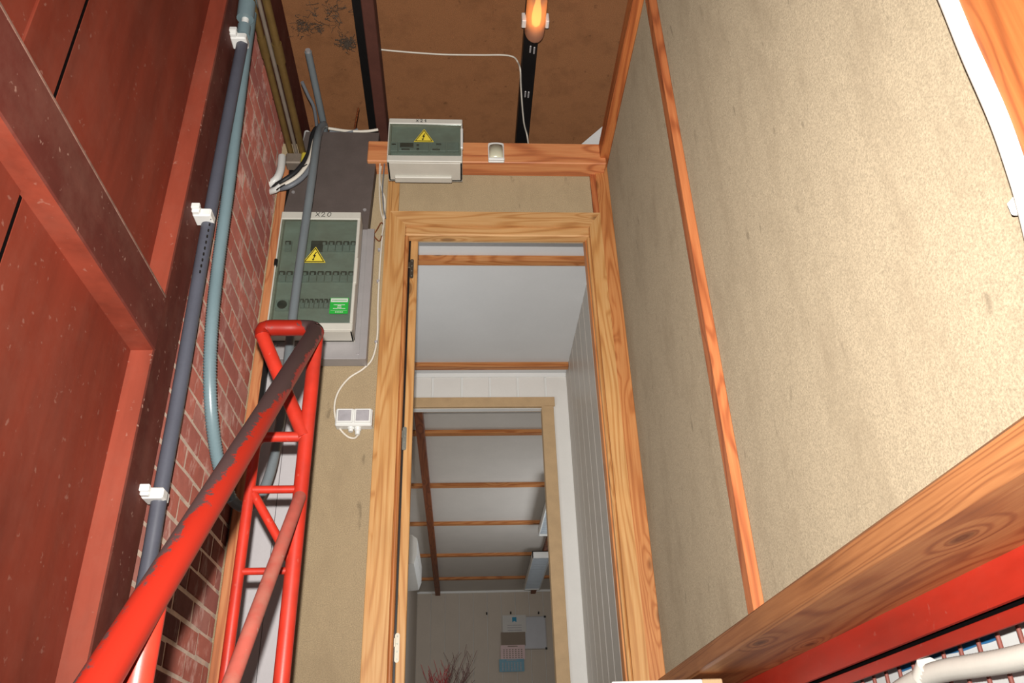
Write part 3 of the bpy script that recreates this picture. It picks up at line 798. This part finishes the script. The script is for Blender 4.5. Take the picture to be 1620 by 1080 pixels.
for i in range(12):
    xx = g0.x+W*(.12+.066*i); pr.box(xx, xx+W*.04, yF-.0018, yF-.001, g0.z-.20*H, g0.z-.13*H)
o = pr.build('sticker_print', 'green', gs); o['kind'] = 'stuff'
X_ = [[(0, .1), (.75, .95)], [(.05, .95), (.7, .0)]]
T2 = [[(0, .7), (.1, .92), (.35, 1.0), (.55, .85), (.5, .6), (.2, .25), (0, .02), (.3, .08), (.65, .0)]]
Z0 = [[(.3, 0), (.05, .25), (.1, .7), (.4, 1.0), (.65, .8), (.62, .3), (.3, 0)]]
O1 = [[(0, .55), (.35, 1.0), (.35, 0)], [(.1, .35), (.5, .35)]]
def marking(parent, glyphs, u, v, y, hgt, gap):
    p = at(u, v, Y=y); mb = MB(); x = p.x
    for g in glyphs: strokes(mb, g, (x, p.z), hgt, hgt, y, .0015); x += hgt*gap
    mb.build('handwriting', 'ink', parent)
marking(fx, (X_, T2, Z0), 499, 342.5, yF-.0005, .026, 1.0)

# ---- smaller box, marked X21
yF, yB = 2.96, 3.10
xA, xB = at(612, 250, Y=yF).x, at(731.5, 250, Y=yF).x; zB = at(670, 187.5, Y=yF).z; zA = at(670, 255, Y=yF).z
f2 = fusebox('fuse_box', 'small light grey fuse box at the left end of the beam, marked X21', xA, xB, zA, zB, yF, yB, [], 0, 0)
wz1, wz0 = at(670, 195.5, Y=yF).z, at(670, 245.5, Y=yF).z
fm = MB(); fm.box(xA, xB, yF, yF+.014, wz1, zB, .003); fm.box(xA, xB, yF, yF+.014, zA, wz0, .003)
fm.box(xB-.006, xB, yF, yF+.014, wz0, wz1, .001); fm.box(xA, xA+.005, yF, yF+.014, wz0, wz1, .001)
fm.build('front_frame', 'box_grey', f2)
MB().box(xA+.005, xB-.006, yF+.001, yF+.005, wz0+.002, wz1-.002, .001).build('window', 'smoked', f2)
MB().box(xA+.01, xB-.012, yF+.045, yF+.055, wz0-.01, wz1+.02).build('inner_cover', 'box_in', f2)
MB().box(xB-.009, xB+.003, yF-.007, yF+.012, at(730, 235, Y=yF).z, at(730, 204, Y=yF).z, .003).build('latch', 'white', f2)
MB().box(xA+.03, xB-.05, yF+.10, yF+.139, zA-.012, zA+.004, .003).build('cable_cover', 'box_grey', f2)
def dev(u0, u1, v0, v1, mat, name):
    a = at(u0, v0, Y=yF+.03); b = at(u1, v1, Y=yF+.03)
    return MB().box(a.x, b.x, yF+.028, yF+.046, b.z, a.z, .002).build(name, mat, f2)
dev(617, 629, 225, 239, 'breaker', 'breaker'); dev(619, 627, 227, 230, 'toggle', 'toggle')
dev(631, 678, 225, 239, 'breaker', 'timer'); 
def dev2(u0, u1, v0, v1, mat, name):
    a = at(u0, v0, Y=yF+.026); b = at(u1, v1, Y=yF+.026)
    MB().box(a.x, b.x, yF+.024, yF+.029, b.z, a.z, .001).build(name, mat, f2)
dev2(633, 654, 226, 233, 'toggle', 'display'); dev2(659, 663, 228, 231, 'toggle', 'button'); dev2(659, 663, 234, 237, 'toggle', 'button'); dev2(635, 648, 235, 237, 'toggle', 'print')
dev(680, 705, 225, 239, 'breaker', 'timer'); dev2(684, 696, 235.5, 237.5, 'toggle', 'print'); dev2(690, 698, 227, 229, 'toggle', 'print')
dev(707, 726, 225, 239, 'breaker', 'breaker')
tp = at(670.5, 224.5, Y=yF); triangle_sign(f2, tp.x, tp.z, .094, yF-.0005)
marking(f2, (X_, T2, O1), 658, 193, yF-.0005, .018, 1.15)

# ---- movement sensor on the beam
a = at(772, 222, Y=3.06); b = at(798.5, 249.5, Y=3.06)
sn = thing('motion_sensor', ((a.x+b.x)/2, 3.1, b.z), 'small white motion sensor with cream dome on the timber beam', 'sensor')
MB().box(a.x, b.x, 3.085, 3.10, b.z, a.z, .004).build('back_box', 'white', sn)
xm = (a.x+b.x)/2; hw_ = (b.x-a.x)/2
arc = [(xm+hw_*math.cos(t), 3.085-.011*math.sin(t)) for t in [math.pi*i/14 for i in range(15)]]
MB().prism([(p, q) for p, q in arc], 'Z', a.z-.014, a.z).build('hood', 'white', sn)
arc = [(xm+hw_*.86*math.cos(t), 3.086-.017*math.sin(t)) for t in [math.pi*i/14 for i in range(15)]]
arc2 = [(xm+hw_*.74*math.cos(t), 3.086-.012*math.sin(t)) for t in [math.pi*i/14 for i in range(15)]]
mb = MB(); zA_, zB_, zC_ = a.z-.014, b.z+.028, b.z+.016
vsx = [(p, q, zA_) for p, q in arc]+[(p, q, zB_) for p, q in arc]+[(p, q, zC_) for p, q in arc2]
fsx = [(r*15+i, r*15+i+1, r*15+15+i+1, r*15+15+i) for r in (0, 1) for i in range(14)]+[tuple(range(44, 29, -1)), tuple(range(15))]
mb._add(vsx, fsx, True); mb.build('dome_lens', 'cream_lens', sn)
MB().box(a.x, b.x, 3.070, 3.087, b.z, b.z+.014, .003).build('foot', 'white', sn)

# ---- double wall socket and its cable
yS = 3.155
a = at(531.5, 646, Y=yS); b = at(588, 671, Y=yS)
so = thing('wall_socket', ((a.x+b.x)/2, D, b.z), 'white double surface socket with closed grey lids beside the door casing', 'socket')
MB().box(a.x, b.x, yS, D, b.z-.004, a.z, .005).build('back_box', 'white', so)
xm = (a.x+b.x)/2
for x0, x1 in ((a.x+.004, xm-.002), (xm+.002, b.x-.004)):
    ld = MB().box(x0, x1, yS-.008, yS+.002, b.z+.006, a.z-.003, .003).build('socket_cover', 'white', so)
    MB().box(x0+.008, x1-.008, yS-.0105, yS-.006, b.z+.013, a.z-.010, .002).build('lid', 'grey_lid', ld)
for u in (555, 566):
    p = at(u, 676, Y=3.175)
    L = .036 if u > 560 else .022
    MB().tube([(p.x, 3.178, b.z), (p.x, 3.178, b.z-.5*L), (p.x, 3.178, b.z-.5*L-.001), (p.x, 3.178, b.z-L)], .013, 10, True, [.014, .014, .011, .010]).build('cable_gland', 'white', so)
pg = at(566, 690, Y=3.178)
cab = [(pg.x, 3.178, b.z-.038)]
for u, v in ((560, 693), (548, 689), (534, 672), (529, 645), (535, 620), (552, 598), (575, 583), (590, 565), (597, 530), (598, 480), (601, 420), (605, 370), (609, 320), (604, 300), (601, 280), (605, 250), (609, 227)):
    cab.append(at(u, v, Y=3.19 if 360 < v else 3.14))
cw = thing('socket_cable', (pg.x, 3.19, b.z-.04), 'white cable running from the wall socket up beside the casing to the small fuse box', 'cable')
MB().tube(spline(cab, 6), .0042, 8).build('sheath', 'cable_w', cw)
for u, v in ((599, 445), (596, 541), (601, 395)):
    p = at(u, v, Y=3.19); MB().box(p.x-.009, p.x+.004, 3.180, D, p.z-.005, p.z+.005, .002).build('cable_clip', 'grey_lid', cw)
for lab, pts in (('thin white cable hanging in a loose loop left of the small fuse box', ((608, 232), (602, 250), (600, 290), (602, 330), (607, 352), (604, 372))),
                 ('thin grey cable hanging beside the white one left of the small fuse box', ((610, 236), (608, 262), (605, 300), (607, 330), (610, 345)))):
    cpts = [at(u, v, Y=3.12) for u, v in pts]
    tag(MB().tube(spline(cpts, 6), .0032, 7).build('loose_cable', 'cable_w' if 'white cable' in lab else 'cable_g'), lab, 'cable')
tw = [at(u, v, Y=3.15) for u, v in ((590, 372), (597, 362), (603, 352), (607, 358), (604, 372), (600, 381), (592, 374))]
tag(MB().tube(spline(tw, 4), .0028, 6).build('wire_twist', 'runner'), 'brown twist of bare wire by the edge of the aluminium plate', 'wire')

# ================================================================== PIPES AND CABLES ON THE LEFT
XPp = XB+.055
def lp(u, v, X=XPp): return at(u, v, X=X)
dk = thing('drain_pipe', lp(230, 890), 'dark grey straight pipe clipped to the wall beside the red post', 'pipe')
dpts = [lp(u, v) for u, v in ((384, 66), (355, 215), (322, 395), (285, 610), (253, 785), (237, 880), (212, 1010), (190, 1120))]
MB().tube(resample(spline(dpts, 6), .05), .0215, 16).build('pipe_body', 'pvc_dark', dk)
MB().tube([lp(391, 5), lp(388, 30)], .033, 16).build('sleeve', 'flex', dk)
MB().tube([lp(389, 25), lp(386, 45)], .014, 10).build('clear_neck', 'white', dk)
MB().tube([lp(386.5, 41), lp(384.5, 57)], .025, 14).build('lower_sleeve', 'flex', dk)
marks = MB()
for i in range(10):
    p = lp(327-i*1.9, 349+i*9.3); q = p+Vector((.0165, -.0125, 0))
    marks.box(q.x-.002, q.x+.002, q.y-.002, q.y+.002, q.z-.005, q.z+.004)
o = marks.build('printed_marks', 'ink', dk); o['kind'] = 'stuff'
for u, v in ((383, 65), (327, 343), (251, 784)):
    p = lp(u, v)
    cp = MB(); w = .029
    cp.box(XF-.004, p.x+.021, p.y-w, p.y+w, p.z-.016, p.z+.016, .005)
    cp.box(XF-.002, p.x-.012, p.y-w-.016, p.y-w+.004, p.z-.013, p.z+.016, .003)
    cp.box(XF-.002, p.x-.010, p.y-w-.026, p.y-w-.012, p.z-.004, p.z+.016, .002)
    k_ = cp.build('pipe_clip', 'white', dk); k_['label'] = 'white plastic pipe clip'

fx_ = thing('flexible_conduit', lp(343, 740), 'blue-grey ribbed flexible conduit hanging in front of the brick wall', 'conduit')
fp = [lp(u, v, X) for u, v, X in ((404, -30, -.845), (398, 20, -.845), (388, 90, -.84), (375, 190, -.835), (361, 300, -.83), (346, 410, -.83), (336, 500, -.82), (332, 580, -.81), (334, 650, -.80), (343, 720, -.79), (354, 760, -.775), (366, 792, -.755))]
corrugated(MB(), fp, .0220, .0100, .0034).build('ribbed_hose', 'flex', fx_)

gc = thing('grey_conduit', at(420, 780, Y=2.9), 'smooth grey conduit looping up in front of the large fuse box', 'conduit')
def yy_(v): return 2.965 if v < 520 else 2.965-(v-520)*.0009
gp = [Vector((-.71, 3.20, 3.035))]+[at(u, v, Y=y) for u, v, y in ((513, 198, 3.12), (506, 204, 3.06), (501, 225, 2.99), (493, 285, 2.955), (483, 355, 2.955), (471, 440, 2.955), (462, 510, 2.95), (454, 585, 2.93), (446, 650, 2.91), (436, 710, 2.89), (426, 752, 2.87), (411, 786, 2.855), (393, 802, 2.84), (376, 799, 2.82), (364, 786, 2.80))]
MB().tube(resample(spline(gp, 10), .02), .0185, 14).build('conduit_body', 'pvc_grey', gc)

sp = thing('conduit_stub', at(512, 195, Z=3.10), 'grey conduit stub with an open end reaching out over the plate', 'conduit')
s0, s1 = at(512, 196, Z=3.10), at(487.5, 82, Z=3.10)
MB().tube([s0+Vector((0, .06, 0)), s0, s1], .0165, 14).build('stub_body', 'pvc_grey', sp)
MB().tube([s1, s1+(s1-s0).normalized()*.012], .012, 12).build('end_plug', 'alu', sp)
tag(MB().tube(spline([at(u, v, Z=3.09) for u, v in ((478, 130), (488, 152), (496, 168), (500, 190), (501, 204))], 6), .0085, 8).build('loose_cable', 'cable_g'), 'grey cable drooping beside the open conduit stub', 'cable')

# bundle that leaves the brickwork and climbs to the plate
def strand(name, mat, r, pts, label, Y0=3.08):
    c = [at(u, v, Y=y) for u, v, y in pts]
    tag(MB().tube(spline(c, 8), r, 9).build(name, mat), label, 'cable', None); return c
bn = (('cable_bundle_strand', 'cable_k', .012, ((426, 297, 3.10), (448, 286, 3.06), (472, 268, 3.05), (488, 243, 3.05), (494, 215, 3.06), (500, 203, 3.10)), 'black cable, uppermost of the bundle bending up beside the plate'),
      ('cable_bundle_strand', 'cable_w', .011, ((425, 303, 3.10), (450, 292, 3.05), (474, 276, 3.04), (490, 252, 3.04), (498, 222, 3.05), (507, 203, 3.10)), 'white cable in the middle of the bundle bending up beside the plate'),
      ('cable_bundle_strand', 'cable_g', .012, ((430, 299, 3.10), (454, 296, 3.05), (478, 281, 3.04), (494, 258, 3.04), (500, 230, 3.05), (509, 205, 3.09)), 'grey cable, lowest of the bundle bending up beside the plate'))
for a_ in bn: strand(*a_)
strand('sleeved_cable', 'white', .019, ((446, 248, 3.10), (444, 268, 3.08), (438, 282, 3.07), (429, 290, 3.08), (424, 294, 3.10)), 'wrinkled white sleeve curving out of the brickwork below the brass pipes')
strand('sleeved_cable', 'white', .015, ((424, 304, 3.10), (436, 300, 3.07), (444, 294, 3.06)), 'short white sleeve end under the cable bundle')
strand('thin_wire', 'cable_w', .004, ((413, 250, 3.06), (421, 258, 3.05), (425, 272, 3.05), (426, 290, 3.07)), 'thin cream wire curling out of the brick wall')
strand('sleeved_cable', 'white', .016, ((486, 210, 3.16), (484, 225, 3.15), (482, 242, 3.14)), 'white sleeve at the upper left corner of the dark plate')
for i, (p0, p1, p2, mt, lab) in enumerate((((520, 203), (548, 207), (572, 208), 'cable_w', 'white cable lying along the top edge of the dark plate'), ((522, 208), (545, 211), (566, 205), 'cable_g', 'grey cable lying along the top edge of the dark plate'), ((570, 208), (585, 207), (598, 205), 'cable_w', 'white cable end at the upper right corner of the dark plate'))):
    tag(MB().tube(spline([at(p[0], p[1], Y=3.15) for p in (p0, p1, p2)], 8), .0075, 8).build('top_cable', mt), lab, 'cable')
tie = MB()
for (u, v, r_) in ((445, 296, .030), (484, 262, .026)):
    p = at(u, v, Y=3.05); ring = [p+Vector((math.cos(t)*r_*.6, math.sin(t)*r_*.9, math.sin(t+.6)*r_)) for t in [2*math.pi*k/16 for k in range(17)]]
    tag(MB().tube(ring, .003, 6).build('cable_tie', 'ink'), 'black cable tie round the bundle '+('near the brick wall' if u < 460 else 'higher up near the plate'), 'cable tie')

# brass pipes above the brickwork
def pipe_y(name, mat, r, e0, e1, X, label, collars=()):
    z = 2.86; a = at(*e0, Z=z); b = at(*e1, Z=z); X = (a.x+b.x)/2
    y0, y1 = a.y-.6, 3.12
    t = thing(name, (X, y1, z-r), label, 'pipe')
    MB().tube([(X, y0, z), (X, y1, z)], r, 14).build('pipe_body', mat, t)
    for c in collars:
        MB().tube([(X, c, z), (X, c+.10, z)], r*1.28, 14).build('collar', mat, t)
pipe_y('brass_pipe', 'brass', .0145, (404, 30), (464, 252), -.845, 'dull brass pipe nearest the brickwork, running along the wall top', (2.42,))
pipe_y('steel_pipe', 'brass_grey', .009, (413, 20), (471, 246), -.838, 'thin grey pipe between the two brass pipes')
pipe_y('brass_pipe', 'brass', .0165, (423, 20), (483, 250), -.835, 'dull brass pipe on the outer side of the thin grey pipe', (2.45,))
p = at(474, 254, Y=3.12)
fe = thing('pipe_bracket', (p.x, 3.14, p.z-.04), 'grey bracket with yellow tape closing the ends of the brass pipes', 'bracket')
MB().box(p.x-.065, p.x+.012, 3.10, 3.16, p.z-.03, p.z+.034, .006).build('bracket_plate', 'brass_grey', fe)
MB().box(p.x+.010, p.x+.062, 3.095, 3.155, p.z-.032, p.z+.036, .006).build('tape_wrap', 'tape', fe)

# ================================================================== CEILING LAMP AND CABLE
lx0, lx1 = at(834, 20, Z=3.33).x, at(866, 20, Z=3.33).x
lyE = at(848, 63, Z=3.33).y
xm = (lx0+lx1)/2; hw_ = (lx1-lx0)/2
lt = thing('ceiling_lamp', (xm, lyE-.25, 3.42), 'elongated ribbed-glass ceiling lamp glowing orange', 'lamp')
MB().box(lx0-.004, lx1+.004, lyE-.55, lyE+.012, 3.385, 3.42, .006).build('base', 'black', lt)
mb = MB(); n = 48; secs = []
for yy, k in ((lyE-.54, .96), (lyE-.05, 1.0), (lyE-.010, .99), (lyE+.004, .90)):
    ring = []
    for i in range(n+1):
        t = math.pi*i/n; rr_ = (1+.035*(1 if i % 2 else -1))*k
        ring.append((xm+hw_*rr_*math.cos(t), yy, 3.388-.085*rr_*math.sin(t)))
    secs.append(ring)
m = n+1
mb._add([p for r in secs for p in r], [(j*m+i, j*m+i+1, (j+1)*m+i+1, (j+1)*m+i) for j in range(len(secs)-1) for i in range(n)], True)
mb._add(secs[-1], [tuple(range(m))])
mb.build('glass_cover', 'lamp_glass', lt)
mb = MB(); bp_ = [(lyE-.235, .012), (lyE-.20, .013), (lyE-.17, .020), (lyE-.12, .024), (lyE-.085, .020), (lyE-.07, .008)]
mb.tube([(xm, y, 3.345) for y, r in bp_], .02, 16, True, [r for y, r in bp_]); mb.build('bulb', 'bulb', lt)
for x0, x1 in ((lx0-.020, lx0+.001), (lx1-.001, lx1+.016)):
    MB().box(x0, x1, lyE-.10, lyE-.055, 3.345, 3.405, .003).build('clip', 'white', lt)

cz = 3.494
cc = [at(u, v, Z=cz) for u, v in ((598, 78), (640, 82), (700, 86), (760, 87), (795, 87), (812, 90), (819, 98))]+[at(u, v, Z=3.413) for u, v in ((823, 110), (824, 135), (826, 165), (829, 195), (834, 215))]+[Vector((at(836, 224, Z=3.36).x, at(836, 224, Z=3.36).y, 3.30))]
tag(MB().tube(spline(cc, 6), .0045, 8).build('ceiling_cable', 'cable_w'), 'thin white cable across the brown ceiling and down along the black rail', 'cable')
t0 = at(951, 211, Z=3.3); t1 = at(924, 227, Z=3.3); t2 = at(957, 240, Z=3.2)
wsn = thing('insulation_sheet', (t0.x, t0.y, 3.0), 'white sheet edge showing above the right end of the beam', 'sheet')
nx = Vector((.004, .010, 0))
q = [Vector((.665, 3.49, 3.285)), Vector((.80, 3.40, 3.36)), Vector((.90, 3.42, 2.95)), Vector((.60, 3.55, 2.95))]
MB().hull8(q, [p+Vector((.004, .012, 0)) for p in q]).build('sheet_layer', 'white_wall', wsn)
q2 = [p+Vector((.016, -.010, -.016)) for p in q]
MB().hull8(q2, [p+Vector((.004, .008, 0)) for p in q2]).build('sheet_layer', 'white_wall', wsn)

# dusty cobwebs
def web(name, c, r, n, seed, label, droop=.5):
    q = random.Random(seed); mb = MB()
    for i in range(n):
        a = Vector(c)+Vector((q.gauss(0, r), q.gauss(0, r), q.gauss(0, r*.35)-.01)); b = a+Vector((q.gauss(0, r*.8), q.gauss(0, r*.8), q.gauss(0, r*.3)))
        e = [a]
        for k in range(1, 5): e.append(a.lerp(b, k/5)+Vector((q.gauss(0, r*.2), q.gauss(0, r*.2), -abs(q.gauss(0, r*.12)))))
        mb.tube(spline(e+[b], 3), q.uniform(.0004, .0014), 4)
    tag(mb.build(name, 'cobweb'), label, 'cobweb', kind='stuff')
web('cobweb', at(549, 66, Z=3.47), .020, 130, 1, 'thick dusty cobweb clump on the ceiling board left of the joist')
web('cobweb', at(522, 12, Z=3.485), .05, 40, 2, 'faint cobweb threads on the ceiling board at the top of the picture')
web('cobweb', at(481, 40, Z=3.46), .022, 60, 5, 'dusty veil of cobweb hanging where the head board meets the ceiling')
tag(MB().tube([at(567, 171, Y=3.16), at(561, 203, Y=3.15)], .005, 6).build('thin_stick', 'runner'), 'thin dark stick standing behind the top edge of the dark plate', 'stick')
web('cobweb', at(506, 45, Z=3.485), .010, 26, 9, 'small dark cobweb knot at the edge of the head board')

# ================================================================== RED STAIR RAILING
XH_ = -.43; YG = 2.165
ra = thing('stair_railing', (XH_, YG, FL), 'red tubular stair railing with worn handrail beside the brick wall', 'railing')
hA = at(500, 514, X=XH_); hB = at(140, 1080, X=XH_)
sl = (hA-hB).normalized()
TR = Vector((XH_, YG, hA.z+.01)); TL = Vector((at(411, 512, Y=YG).x, YG, TR.z))
lo = TR-sl*1.75
rad = .05
path = [lo, lo.lerp(TR, .5)]
p1 = TR-sl*rad*1.3; p2 = TR+Vector((-rad, 0, 0))
path += [p1.lerp(lo, .02), p1, TR.lerp((p1+p2)/2, .45), p2]
p3 = TL+Vector((rad*.7, 0, 0)); dend = at(472, 668, Y=YG); dv = (dend-TL).normalized(); p4 = TL+dv*rad*.8
path += [p2.lerp(p3, .5), p3, TL.lerp((p3+p4)/2, .45), p4]
MB().tube(resample(spline(path[:2]+path[2:], 10), .012), .0245, 18).build('handrail', 'handrail', ra)
MB().tube([p4-dv*.012, dend+dv*.05], .0205, 14).build('loop_brace', 'steel_red', ra)
xL = at(385, 850, Y=YG).x
MB().tube([(XH_-.005, YG+.004, FL-.3), (XH_-.003, YG+.004, TR.z-.015)], .0205, 16).build('upright', 'steel_red', ra)
zr1, zr2, zr3 = at(440, 691, Y=YG).z, at(440, 774, Y=YG).z, at(430, 903, Y=YG).z
MB().tube(spline([(xL, YG, FL-.3), (xL, YG, zr1-.10), (xL, YG, zr1-.03), (xL+.012, YG, zr1-.004), (xL+.04, YG, zr1), (XH_, YG, zr1)], 6), .0145, 14).build('inner_upright', 'steel_red', ra)
MB().tube([(xL, YG, zr2), (XH_, YG, zr2)], .0110, 12).build('rung', 'steel_red', ra)
MB().tube([(xL, YG, zr3), (XH_, YG, zr3)], .0095, 12).build('rung', 'steel_red', ra)
MB().tube([(xL+.012, YG, zr2-.012), (XH_-.008, YG, zr3+.02)], .0120, 12).build('diagonal_brace', 'steel_red', ra)
dT = at(473, 789, X=XH_); dB = at(365, 1080, X=XH_)
MB().tube([dT+(dT-dB)*.02, dB, dB+(dB-dT)*1.2], .0165, 14).build('lower_rail', 'steel_red_dusty', ra)
pb = at(240, 950, X=XH_)
MB().tube([(XH_-.012, 1.222, -.9), (XH_-.002, 1.205, pb.z+.0)], .0225, 16).build('baluster', 'steel_red', ra)

# ================================================================== RIGHT SIDE DETAILS
wpz = thing('white_conduit', at(1612, 310, X=XR-.02), 'thick white conduit clipped beside the wooden stud at the upper right', 'conduit')
cpts = [at(u, v, X=XR-.021) for u, v in ((1490, -45), (1510, 0), (1543, 80), (1590, 185), (1622, 275), (1638, 330), (1660, 420))]
MB().tube(resample(spline(cpts, 8), .02), .0195, 16).build('conduit_body', 'white', wpz)
p = at(1622, 312, X=XR-.012)
MB().box(p.x-.008, XR+.001, p.y-.020, p.y+.026, p.z-.011, p.z+.011, .003).build('conduit_clip', 'white', wpz)

gr = thing('wire_grille', (1.0, 1.9, -.1), 'grille of thin red-brown rods hanging under the red steel beam', 'grille')
y = 1.10
while y < 2.5:
    MB().tube([(1.0, y, -.15), (1.0, y, .292)], .0048, 6).build('rod', 'rod', gr); y += .0672
for z in (-.12,):
    MB().tube([(1.0, 1.0, z), (1.0, 2.55, z)], .005, 6).build('cross_rod', 'rod', gr)
wf = thing('white_flexible_conduit', at(1500, 1045, X=.94), 'white ribbed flexible conduit in front of the rod grille', 'conduit')
fpt = [at(u, v, X=.955) for u, v in ((1700, 1020), (1640, 1034), (1590, 1045), (1540, 1053), (1495, 1060), (1465, 1070), (1425, 1092), (1390, 1122))]
corrugated(MB(), fpt, .0215, .0095, .0030).build('ribbed_hose', 'flex_white', wf)
MB().tube([at(1470, 1052, X=.955), at(1462, 1072, X=.955)], .024, 12).build('end_sleeve', 'flex_white', wf)
# white sheeting behind the grille
bk = thing('white_sheeting', (1.035, 1.7, -.5), 'white sheeting with a torn blue film edge behind the rod grille', 'sheet')
MB().box(1.03, 1.04, .6, 2.6, -.5, .345, .002).build('sheet', 'white_wall', bk)
mb = MB(); q = random.Random(4)
pts = []
ys_ = [1.62+.032*i for i in range(14)]
top = [(y_, .300) for y_ in ys_]; botm = [(y_, .2735+q.uniform(-.003, .002)-abs(i-7)*.0003) for i, y_ in enumerate(ys_)]
mb.prism(top+botm[::-1], 'X', 1.026, 1.0298); mb.build('blue_film', 'blue', bk)
# white ledge in front of the casing foot
a = at(968, 1077.5, Y=2.6); b = at(1111, 1074, Y=2.6)
lg_ = thing('white_ledge', ((a.x+b.x)/2, 2.62, FL), 'white board edge at the foot of the right casing', 'board')
MB().box(a.x, b.x, 2.60, 2.64, FL, (a.z+b.z)/2, .002).build('board_edge', 'white_wall', lg_)
MB().box(b.x, b.x+.062, 2.605, 2.64, FL, b.z+.0015, .003).build('end_block', 'mdf', lg_)
